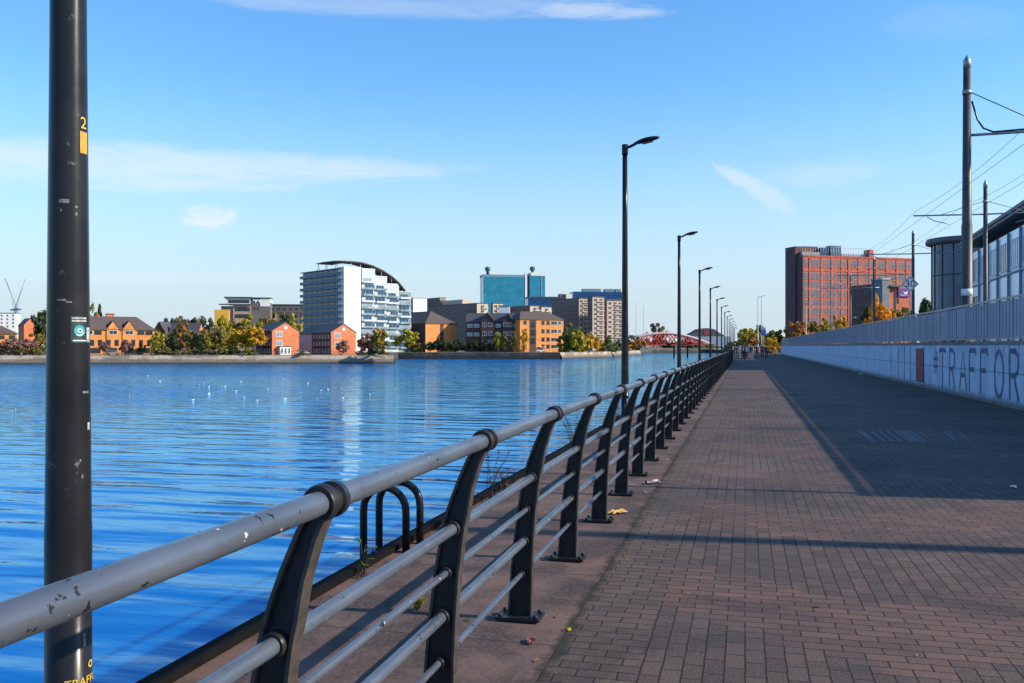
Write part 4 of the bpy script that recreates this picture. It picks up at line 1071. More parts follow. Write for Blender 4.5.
flats('apartment_block', 'low dark grey flats between the white box and the brown roofed office', 426, 440, 446, 298, 345, 50, M_greybrown, M_tan, 8, 7, 1, False)
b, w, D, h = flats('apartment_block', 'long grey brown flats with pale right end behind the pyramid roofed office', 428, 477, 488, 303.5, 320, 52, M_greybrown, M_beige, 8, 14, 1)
b.box('penthouse', M_beige, .3, w - 1, b.w(462, True), b.w(442, True), h + .42, h + 3.2); b.box('penthouse_rear', M_brown, .2, w - .5, b.w(441, True), D - 1, h + .42, h + 3.6)
flats('apartment_block', 'narrow pale flats below the left side of the blue glass tower', 491, 493, 503, 303.5, 330, 50, M_brown, M_beige, 8, 0, 2)
b, w, D, h = flats('apartment_block', 'grey brown flats with cream balconied end below the right side of the blue glass tower', 503, 530, 540, 306, 320, 50, M_greybrown, M_beige, 8, 8, 1)
flats('apartment_block', 'narrow cream flats with pale glass end between the darker flats', 540, 541.5, 551.5, 307, 322, 50, M_tan, M_beige, 8, 0, 1)
flats('apartment_block', 'dark brown flats with tiled balconies left of the tallest riverside flats', 551, 579, 588, 298.5, 335, 50, M_greybrown, M_tan, 15, 7, 2)
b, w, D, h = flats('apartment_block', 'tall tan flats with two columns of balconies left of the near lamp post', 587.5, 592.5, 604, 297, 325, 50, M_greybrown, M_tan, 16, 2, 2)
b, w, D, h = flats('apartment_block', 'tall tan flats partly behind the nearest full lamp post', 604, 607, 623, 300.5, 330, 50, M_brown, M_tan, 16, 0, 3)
# blue topped office behind
b = Bld('office_block', 'wide office with blue glass top behind the tall tan flats', 573, 460, 22)
w = b.w(624); h = b.h(291.5)
b.box('wall', M_greybrown, 0, w, 0, 20, 0, b.h(299)); b.box('glass_top', M_bluegl, .3, w - .3, .3, 19, b.h(299) + .02, h); b.wins('f', .5, w - .5, 12, (b.h(294.5),), 1.9, 2.4, off=.3, glass=M_bluegl, frame=M_dframe)
for u0, u1 in ((584, 602), (606, 615), (617, 622)): b.box('plant_room', M_galv, b.w(u0), b.w(u1), 4, 12, h + .02, b.h(288.3))
b = Bld('office_block', 'low blue glazed office right of the blue glass tower', 528, 450, 22); w = b.w(572); b.box('wall', M_bluegl, 0, w, 0, 16, 0, b.h(298)); b.box('roof', M_slate, -.3, w + .3, -.3, 16, b.h(298) + .01, b.h(296.5)); b.box('white_plant_room', M_render, b.w(566), w, -.5, 10, b.h(303), b.h(293.5)); b.box('plant_room', M_greybrown, b.w(560), b.w(565), 2, 10, b.h(296.5) + .02, b.h(293.5))
b.wins('f', .5, w - 5, 12, (b.h(300.5),), 2.0, 2.0, glass=M_bluegl, frame=M_dframe)
# 12 blue glass tower
b = Bld('glass_tower', 'blue green glass office tower with two drums on its flat top', 483, 640, 26, cat='tower')
w = b.w(525); h = b.h(277); D = 22
b.box('curtain_wall', M_teal, 0, w, 0, D, 0, h)
mull = MB()
for k in range(1, 14): mull.box(w * k / 14 - .09, w * k / 14 + .09, -.06, -.003, 4, h - .1)
for k in range(1, 9): mull.box(.02, w - .02, -.05, -.004, h * k / 9 - .12, h * k / 9 + .12)
mull.build('mullions', mat('teal_mullion', (.02, .13, .2), .4), b.root)
b.box('crown', mat('blue_cladding', (.16, .32, .44), .5), -.4, w + .3, -.3, D, h + .02, b.h(274.3)); b.box('crown_fascia', M_white, b.w(490), b.w(501), -.2, 3, b.h(274.3) + .02, b.h(272.6)); b.box('corner_strip', M_white, -.35, -.02, -.2, 1, 0, h)
x0, x1 = b.w(527), b.w(545)
b.box('pier', M_white, w + .02, x0, -.6, 6, 0, b.h(272.5)); b.box('shadow_slot', M_dframe, x0 + .01, b.w(529.5), .5, 8, 0, b.h(274)); b.box('second_curtain_wall', M_teal, b.w(529.5) + .01, x1, -.3, D, 0, b.h(275)); b.box('second_crown', M_render, b.w(531), x1 + .3, -.6, D, b.h(275) + .02, b.h(271.5))
b.box('right_fin', M_pale, b.w(541), b.w(542), -.7, -.31, 0, b.h(275))
for u in (488.5, 533.5):
    x = b.w(u); z = b.h(272.5 if u < 500 else 271.4); mb = MB(); mb.lathe([(1.8, z - 2), (1.8, z + 2.0), (3.0, z + 2.8), (3.7, z + 6.0), (2.8, z + 7.2), (.3, z + 8)], x, 6, 16); mb.build('roof_drum', mat('dark_teal_metal', (.04, .13, .14), .5), b.root)
# 13 brown roofed office with orange end
b = Bld('office_house', 'brown roofed office with dark side and bright orange brick end', 425.5, 246, 54)
w = b.w(456.5); D = b.w(376, True); h = b.h(323.5, w * .5)
b.box('wall', M_orange, 0, w, 0, D, 0, h); b.box('side_wall', M_dkbrick, -.08, -.003, .02, D, 0, h - .02); rf = b.hip(0, w, 0, D, h, b.h(311, w * .3, w * .5), M_tile, inset=w * .5)  # dark brick on the left side and gable has their shade painted in
b.box('centre_strip', M_dkbrick, w * .46, w * .58, -.06, -.003, 0, h - .3); b.wins('f', w * .46, w * .58, 1, (3.0, 6.2, 9.2), 1.3, 2.0, off=-.06, frame=M_dframe)
b.wins('l', 1.0, D - 1, 12, (1.8, 4.8, 7.8), 1.4, 1.7, off=-.08, frame=M_dframe)
ga, gb = b.w(411, True), b.w(398, True)
mb = MB(); mb.prism([(ga, 0), (gb, 0), (gb, h), ((ga + gb) / 2, h + 2.4), (ga, h)], 'x', -1.4, -.1); mb.build('side_gable', M_dkbrick, b.root)
mb = MB(); ym = (ga + gb) / 2; mb.prism([(ga - .4, h - .15), (ym, h + 2.45), (ym, h + 2.7), (ga - .4, h + .1)], 'x', -1.7, 4); mb.prism([(gb + .4, h - .15), (ym, h + 2.45), (ym, h + 2.7), (gb + .4, h + .1)], 'x', -1.7, 4); mb.build('side_gable_roof', M_slate, b.root)
# 14 middle office: dark gabled left, orange right
b = Bld('office_house', 'orange brick waterside office with hipped roof and dark gabled left wing', 520, 244, 46)
w = b.w(563.5); D = 14; h = b.h(319.5, w * .5)
b.box('wall', M_orange, 0, w, 0, D, 0, h); b.hip(0, w, 0, D, h, b.h(311.5, w * .3, 7), M_tile, inset=5)
for u in (525, 543, 548, 554, 559.5):
    wd = 1.8 if u != 554 else 3.6
    for z in (h - 1.6, h - 5.6, h - 9.6, h - 13.0):
        if z > .6: b.win('f', b.w(u), z, wd, 1.9, frame=M_frame if u > 550 else M_dframe)
b.box('stair_strip', M_dkbrick, b.w(529.5), b.w(536), -.1, -.003, 0, h - .4); b.wins('f', b.w(530), b.w(535.5), 1, [h - 2.4, h - 6.4, h - 10.4], 2.8, 3.0, off=-.1, frame=M_dframe)
b.box('door_canopy', M_white, b.w(538), b.w(544), -1.5, -.02, 2.3, 2.5)
b2 = b
b = Bld('office_house', 'dark gabled offices with white strip windows left of the orange waterside office', 466, 247, 12)
w = b.w(519); h = b.h(321.5); D = 12
b.box('wall', M_dkbrick, 0, w, 0, D, 0, h); b.gable(0, w, 0, D, h, b.h(313.5, 0, 6), M_dkbrick, M_slate, ridge='x')
for u0, u1, vz in ((481, 494, 313), (502.5, 513, 314)):
    x0, x1 = b.w(u0), b.w(u1); xm = (x0 + x1) / 2
    b.box('gable_bay', M_dkbrick, x0, x1, -1.2, -.02, 0, h); mb = MB(); mb.prism([(x0, h + .01), (x1, h + .01), (xm, b.h(vz))], 'y', -1.2, 5); mb.build('gable_wall', M_dkbrick, b.root)
    mb = MB()
    for sg in (x0 - .5, x1 + .5): mb.prism([(xm, b.h(vz) + .05), (sg, h - .25), (sg, h), (xm, b.h(vz) + .3)], 'y', -1.5, 5.5)
    mb.build('gable_roof', M_slate, b.root)
    b.wins('f', x0 + .3, x1 - .3, 2, (h - 1.6, h - 5.8, h - 10), 2.0, 2.0, off=-1.2, frame=M_white, glass=M_glass)
for u0, u1 in ((466.5, 480), (495, 501.5), (514, 518.8)):
    n = 2 if u1 - u0 > 8 else 1
    b.wins('f', b.w(u0), b.w(u1), n, (h - 2.0, h - 6.2), 2.6, 1.7, glass=M_pale, frame=M_white)
b.box('white_plant_room', M_render, b.w(498), b.w(509), 6.4, 9, h + 1, b.h(306.5, 0, 7)); b.box('plant_room_roof', M_slate, b.w(497.5), b.w(509.5), 6.2, 9.2, b.h(306.5, 0, 7) + .01, b.h(305.8, 0, 7))

# 15 red hotel on the right
b = Bld('hotel', 'tall red brick hotel with rows of grey windows and dark left slab', 803, 262, 31)
w = b.w(912.5); h = b.h(256.5); D = b.w(797, True)
b.box('wall', M_hotel, 0, w, 0, D, -1, h)
xs = b.w(787, True)
b.box('side_slab', mat('shaded_plum_brick', (.13, .055, .055), .8, 0, .2, .5), -.6, 7, D + .02, xs, -1, b.h(246.3, 0, D)); b.box('side_wall', mat('shaded_plum_brick', (.13, .055, .055)), -.08, -.003, .02, D, -1, h - .02)  # dark brick carries the shade of the hotel's left face in its colour
zs = [h - 1.9]; zz_ = h - 5.6
rows = [b.h(v) for v in (262.5, 275.5, 284.5, 293.5, 302.5, 311.5, 320.5)]
cols = [806, 813.5, 818, 824, 829, 834.5, 840, 844.5, 851.5, 856, 861, 867, 872.5, 880, 884, 889, 894, 900, 904, 909]
for r_ in rows:
    for u in cols: b.win('f', b.w(u), r_, 1.1, 2.0, glass=M_pale if False else glass_mat('hotel_glass', (.20, .22, .27), .2), frame=M_galv, mull=1)
pil = MB()
for u in (810, 821.5, 832, 842, 849, 859, 870, 876.5, 887, 897, 906.5): x = b.w(u); pil.box(x - .4, x + .4, -.16, -.003, 0, h - .3)
pil.build('pilasters', M_hotelb, b.root)
crs = MB()
for v in (270, 289, 307): z = b.h(v); crs.box(.02, w - .02, -.10, -.003, z - .25, z + .25)
crs.build('string_courses', M_hotelb, b.root)
b.box('parapet', M_hotel, -.1, w + .1, -.1, .4, h + .01, h + .5)
b.box('rooftop_plant', mat('blue_plant_cladding', (.07, .14, .24), .5), b.w(833), b.w(843.5), 1, 3.5, h - .1, b.h(244)); b.box('rooftop_lift_box', M_glassb, b.w(824), b.w(833) - .02, 1.5, 3.6, h - .1, b.h(246.5)); b.box('rooftop_tower', M_hotelb, b.w(870.5), b.w(874.5), .5, 3, h - .1, b.h(247))
b.box('rooftop_ducts', M_galv, b.w(805), b.w(823), 1.4, 3.3, h - .1, b.h(251)); b.box('rooftop_screen', M_galv, b.w(845), b.w(869), 1.5, 3.4, h - .1, b.h(252))
mb = MB()
for i in range(26):
    x = .5 + b.w(869) * i / 26; mb.tube([(x, .9, h), (x, .9, b.h(246))], .045, 5)
mb.tube([(.5, .9, b.h(246)), (b.w(869), .9, b.h(246))], .06, 5); mb.build('roof_railing', M_galv, b.root)
b.flush()
# 16 smaller hotel wing with sign
b = Bld('hotel', 'low orange hotel block with purple crescent sign in front of the tall hotel', 887.5, 215, 33)
w = b.w(914); h = b.h(286)
D = b.w(851, True)
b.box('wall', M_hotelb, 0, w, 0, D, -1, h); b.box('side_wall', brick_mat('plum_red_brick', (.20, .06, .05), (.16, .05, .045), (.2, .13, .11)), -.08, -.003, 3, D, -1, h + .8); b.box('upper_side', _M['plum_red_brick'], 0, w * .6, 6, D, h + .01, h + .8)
b.wins('l', 5, D - 1, 8, (h - 1.5, h - 4.4, h - 7.3), .7, 1.0, off=-.08, frame=M_dframe)
b.box('stair_tower', mat('slate_cladding', (.13, .16, .19), .6, 0, .3, .6), -2.2, -.12, -.8, 3, -1, b.h(280)); b.box('stair_roof', M_galv, -2.4, .0, -1, 3.2, b.h(280) + .01, b.h(280) + .4)
b.box('stair_strip', M_glass, w * .24, w * .31, -.08, -.003, 0, h - .5)
b.box('canopy', M_dframe, -.1, w * .45, -1.2, -.02, h - .25, h + .1)
b.wins('f', w * .33, w * .45, 1, (h - 3.5,), .6, 1.2, frame=M_dframe)
sx0, sx1 = b.w(897.5), b.w(909); sz0, sz1 = b.h(296.5), b.h(288)
sg = b.box('sign_board', mat('sign_purple', (.10, .02, .22), .4, 0, .05), sx0, sx1, -.35, -.1, sz0, sz1)
mb = MB(); cx, cz = (sx0 + sx1) / 2 + .35, sz0 + (sz1 - sz0) * .62; rr_ = .62
arc = [(cx + rr_ * math.cos(a), cz + rr_ * math.sin(a)) for a in [R_(150 + 20 * k) for k in range(11)]]
inn = [(cx - .12 + rr_ * .72 * math.cos(a), cz + .2 + rr_ * .72 * math.sin(a)) for a in [R_(350 - 20 * k) for k in range(11)]]
mb.prism(arc + inn, 'y', -.40, -.351); mb.build('crescent', M_white, sg)
me = text_mesh('Premier Inn', .48); me.materials.clear(); me.materials.append(M_white)
o = link('lettering', me, sg, ((sx0 + sx1) / 2, -.36, sz0 + .42)); o.rotation_euler = (R_(90), 0, 0)

# 17 glazed building on the right with drum and sweeping roof
b = Bld('glazed_building', 'long glazed building with overhanging dark roof behind the tram poles', 972, 96, 14.52 + math.degrees(math.atan((806 - 512) / FPX)) * -1 + 0, z0=1.55)
# its long wall runs towards the viewer: use explicit frame. local x along the wall towards the viewer
ang = math.atan((806 - 512) / FPX) - TH          # wall direction, clockwise from +Y
dirv = Vector((math.sin(ang), math.cos(ang)))     # away from the viewer
b.root.rotation_euler = (0, 0, math.atan2(-dirv.y, -dirv.x))
def xw(u):
    t = (u - 512) / FPX; P = at(972, 96).xy; zc0_ = P.dot(FW); xc0 = P.dot(RT); d = -dirv; dx, dz = d.dot(RT), d.dot(FW)
    return (t * zc0_ - xc0) / (dx - t * dz)
LEN = xw(1090); zw = 96 - 1.0
def zh(v, u):
    P = at(972, 96).xy - dirv * xw(u); return hz(v, P.dot(FW)) - 1.55
HW = 9.9
M_wpanel = mat('pale_blue_cladding', (.78, .86, .95), .34, .55, .05, .4)
b.box('wall', M_wpanel, 0, LEN, 0, 22, 0, HW)
# roof: wedge with deep eaves, rising toward the viewer
mb = MB(); e = 2.4
mb.prism([(-e, 10.75), (LEN, 10.75), (LEN, 11.0), (-e, 11.0)], 'y', -.8, 23)
mb.prism([(-e - .05, 11.01), (LEN, 11.01), (LEN, 11.3), (-e - .05, 11.3)], 'y', -.92, 23.1)
mb.build('roof', mat('dark_roof_metal', (.13, .115, .12), .55, .2, .3, 1), b.root)
b.box('clerestory', M_glass, .0, LEN, .8, 21, HW + .01, 10.74)
n = 9
for k in range(n):
    x = LEN * (k + .5) / n; wd = LEN / n * .82
    b.win('f', x, 7.9, wd * .86, 2.5, glass=M_glassb if k % 3 == 0 else glass_mat('skyblue_glass', (.16, .36, .58), .1), frame=M_frame, mull=3)
    b.box('column_strip', mat('strip_grey', (.22, .26, .32), .5), LEN * k / n - .08, LEN * k / n + .08, -.2, -.005, 0, HW - .05)
b.box('string_course', _M['strip_grey'], .1, LEN, -.18, -.004, 6.25, 6.4)
for k in range(n):
    if k == 0: b.win('f', LEN * (k + .5) / n, 3.2, LEN / n * .6, 4.0, glass=M_glass, frame=M_dframe, mull=2)
# drum
Pd = at(957, 103).xy; inv = b.root.matrix_basis
cdr = at(964, 108, 0)
t = thing('glass_drum', 'round dark glass stair drum with flat cap at the left of the glazed building', 'building', (cdr.x, cdr.y, 1.55), TH)
rd = 3.5; hd = hz(245.5, 108) - 1.55
mb = MB(); mb.lathe([(rd, 0), (rd, hd)], seg=32)
for f in mb.bm.faces: f.smooth = False
mb.build('curtain_wall', glass_mat('drum_glass', (.03, .12, .20), .1, spec=.5), t)
mb = MB()
for k in range(16):
    a = 2 * math.pi * k / 16; x, y = (rd + .03) * math.cos(a), (rd + .03) * math.sin(a); mb.tube([(x, y, 0), (x, y, hd)], .07, 6)
for z in (hd * .36, hd * .7):
    for k in range(32):
        a, a2 = 2 * math.pi * k / 32, 2 * math.pi * (k + 1) / 32; r2 = rd + .02
        mb.tube([(r2 * math.cos(a), r2 * math.sin(a), z), (r2 * math.cos(a2), r2 * math.sin(a2), z)], .06, 5)
mb.build('mullions', M_dframe, t)
mb = MB(); mb.lathe([(rd + .2, hd + .01), (rd + .7, hd + .15), (rd + .75, hd + .5), (rd + .6, hd + .8), (.1, hd + 1.0)], seg=40); mb.build('roof_cap', _M['dark_roof_metal'], t)

# dark domed shed beyond the bridge
b = Bld('shed', 'distant shed with dark curved roof and red panel right of the bridge', 690, 560, 18)
w = b.w(724); prof = [(0, 0), (0, b.h(335)), (w * .18, b.h(332)), (w * .32, b.h(329)), (w * .5, b.h(328)), (w * .72, b.h(329.2)), (w * .85, b.h(332.5)), (w, b.h(335)), (w, 0)]
mb = MB(); mb.prism(prof, 'y', 0, 25); mb.build('wall', M_slate, b.root)
b.box('red_panel', M_redp, b.w(704), b.w(710), -.3, -.02, b.h(335), b.h(329.5))
b.box('front_wing', mat('blue_grey_sheet', (.30, .36, .44), .6), b.w(690) - 1, w + 4, -12, -.31, 0, b.h(336.5))
b.wins('f', 0, w, 8, (2.0,), 2.0, 1.6, off=-12)

# red arch bridge
zc = 800; p = at(636, zc, FZ)
t = thing('arch_bridge', 'red steel arch bridge with pale top chord crossing the far water', 'bridge', p, TH + .16)
M_bred = mat('bridge_red', (.42, .03, .03), .5, 0, .2, .5); M_bpale = mat('bridge_pale', (.62, .46, .45), .5, 0, .1, .5)
a_ = .16; tu = (711 - 512) / FPX; xc0 = (636 - 512) / FPX * zc; Wb = (tu * zc - xc0) / (math.cos(a_) - tu * math.sin(a_))
z_of = lambda x, v: hz(v, zc + x * math.sin(a_)) - FZ
def topz(f): return z_of(f * Wb, 339.5 + (344.5 - 339.5) * f) + (z_of(0, 331.5) - z_of(0, 340)) * math.sin(math.pi * min(1, (f * .92 + .08))) ** .9
for yy in (0, 9):
    mb = MB(); P_ = [(Wb * k / 24, yy, topz(k / 24)) for k in range(25)]; mb.tube(P_, 1.0, 8); mb.build('top_chord', M_bpale, t)
    mb = MB(); dk = z_of(0, 344.5)
    n = 9
    for k in range(n):
        xa, xb = Wb * k / n, Wb * (k + 1) / n
        mb.tube([(xa, yy, dk), (xb, yy, topz((k + 1) / n) - .3)], .5, 6); mb.tube([(xa, yy, topz(k / n) - .3), (xb, yy, dk)], .46, 6); mb.tube([(xb, yy, dk), (xb, yy, topz((k + 1) / n) - .3)], .32, 6)
    mb.build('truss_bracing', M_bred, t)
mb = MB(); mb.box(-3, Wb + 3, -.5, 9.5, dk - 1.3, dk + .3); mb.build('deck', M_bred, t)
mb = MB()
for x in (Wb * .1, Wb * .42, Wb * .8): mb = MB(); mb.box(x - 2, x + 2, 0, 9, -5, dk - 1.32); mb.build('pier', M_quay, t)
# crane
zc = 900
for (u0, u1, v1, lb) in ((16.5, 5, 277, 'blue tower crane with its jib leaning left, far behind the left houses'), (15.0, 25.5, 277, 'blue tower crane with its jib leaning right, far behind the left houses')):
    p = at(u0, zc + (10 if u1 > 20 else 0), FZ); t = thing('tower_crane', lb, 'crane', p, TH)
    zt = hz(309, zc); m_ = mat('crane_blue', (.06, .20, .42), .5)
    mb = MB(); s = .9
    for sx in (-s, s):
        for sy in (-s, s): mb.tube([(sx, sy, 0), (sx, sy, zt)], .16, 5)
    k = 0
    while k * 2 < zt - 2: mb.tube([(-s, -s, k * 2), (s, -s, k * 2 + 2)], .1, 4); mb.tube([(s, -s, k * 2), (s, s, k * 2 + 2)], .1, 4); k += 1
    mb.build('mast', m_, t)
    mb = MB(); mb.box(-1.3, 1.3, -1.3, 1.3, zt, zt + 2.0); mb.box(-4.5 if u1 > u0 else 1.3, -1.3 if u1 > u0 else 4.5, -1, 1, zt + .2, zt + 1.6); mb.build('cab', m_, t)
    jx = (u1 - u0) * zc / FPX; jz = hz(v1, zc)
    mb = MB()
    for off in (-.45, .45): mb.tube([(off, 0, zt + 2), (jx + off * .3, 0, jz)], .17, 5)
    for k in range(10):
        f, f2 = k / 10, (k + 1) / 10; mb.tube([(jx * f - .45, 0, zt + 2 + (jz - zt - 2) * f), (jx * f2 + .45, 0, zt + 2 + (jz - zt - 2) * f2)], .09, 4)
    mb.build('jib', M_galv, t)
    mb = MB(); mb.tube([(-.6 * (1 if jx > 0 else -1), 0, zt + 2), (-3.0 * (1 if jx > 0 else -1), 0, zt + 8)], .2, 5); mb.tube([(-3.0 * (1 if jx > 0 else -1), 0, zt + 8), (jx * .8, 0, zt + 2 + (jz - zt - 2) * .8)], .05, 4); mb.build('tie_bars', m_, t)

# ================================================================== TREES
def crown_mesh(kind, seed, shape):
    """leaf clumps spread through an uneven crown; unit: 1 m high crown centred at z=.5, radius .5"""
    r = random.Random(seed); mb = MB()
    ncl, nlf, ls = {'ball': (34, 34, .052), 'cone': (36, 30, .045), 'tall': (38, 30, .042), 'bush': (26, 34, .06), 'bare': (34, 26, .05), 'big': (60, 34, .038)}[shape]
    cl = []
    while len(cl) < ncl:
        x, y, z = r.uniform(-1, 1), r.uniform(-1, 1), r.uniform(-1, 1); d = math.sqrt(x * x + y * y + z * z)
        if shape == 'cone':
            zz = r.random(); rad = .5 * (1 - zz) ** .8 + .04; a = r.uniform(0, 6.283); q = rad * math.sqrt(r.random())
            cl.append((q * math.cos(a), q * math.sin(a), zz * .95 + .02, .09)); continue
        if d > 1 or d < .25: continue
        lump = 1 + .6 * noise.noise(Vector((x * 1.6 + seed, y * 1.6, z * 1.6)))
        f = .43 * lump
        zz = .5 + z * .46 * lump
        if shape == 'tall': zz = .5 + z * .49; f *= (1.0 - .45 * abs(z))
        if shape == 'bush': zz = .40 + z * .38 if z < 0 else .32 + z * .62 * lump
        cl.append((x * f, y * f, zz, r.uniform(.08, .15)))
    for cx, cy, cz, cr in cl:
        for _ in range(nlf):
            d = Vector((r.gauss(0, 1), r.gauss(0, 1), r.gauss(0, .8))).normalized() * cr * r.random() ** .45
            p = Vector((cx, cy, cz)) + d
            n_ = (d.normalized() + Vector((r.uniform(-.7, .7), r.uniform(-.7, .7), r.uniform(-.2, .9)))).normalized()
            a = n_.orthogonal().normalized(); a.rotate(Matrix.Rotation(r.uniform(0, 6.28), 3, n_)); c = n_.cross(a)
            s = ls * 1.45 * r.uniform(.6, 1.25)
            if shape == 'bare': mb.poly([p - a * s * 2.0 - c * s * .10, p + a * s * 2.0, p - a * s * 2.0 + c * s * .10])
            else: mb.poly([p - a * s - c * s * .1, p - c * s * .6, p + a * s, p + c * s * .6])
    return mb.mesh('crown', LEAF[kind], recalc=False)
def trunk_mesh(shape):
    r = random.Random(3); mb = MB()
    mb.tube([(0, 0, -.02), (.004, .002, .25), (-.004, .004, .5), (.0, 0, .85)], [.026, .02, .015, .006], 8)
    for k in range(7):
        a = r.uniform(0, 6.28); z0 = r.uniform(.25, .6); l = r.uniform(.18, .3)
        mb.tube([(0, 0, z0), (l * .5 * math.cos(a), l * .5 * math.sin(a), z0 + l * .45), (l * math.cos(a), l * math.sin(a), z0 + l)], [.010, .007, .003], 6)
    return mb.mesh('trunk', M_bark)
TRUNK = trunk_mesh('x'); CR = {}
def tree(u, vtop, zc, wpx, kind, shape, label, name='tree', clear=.18, z0=GZ, group=None, seed=None):
    if u < 725: zc *= S; z0 = FZ
    sd = rnd.randrange(3) if seed is None else seed
    key = (kind, shape, sd)
    if key not in CR: CR[key] = crown_mesh(kind, sd * 17 + len(CR), shape)
    hgt = hz(vtop, zc) - z0; wd = wpx * 1.12 * zc / FPX
    t = thing(name, label, 'tree' if name == 'tree' else 'shrub', at(u, zc, z0), rnd.uniform(0, 6.28), group)
    if name == 'tree' or clear > .05:
        o = link('trunk', TRUNK, t); o.scale = (hgt * .8, hgt * .8, hgt)
    o = link('crown', CR[key], t, (0, 0, hgt * clear)); o.scale = (wd, wd, hgt * (1 - clear))
    return t
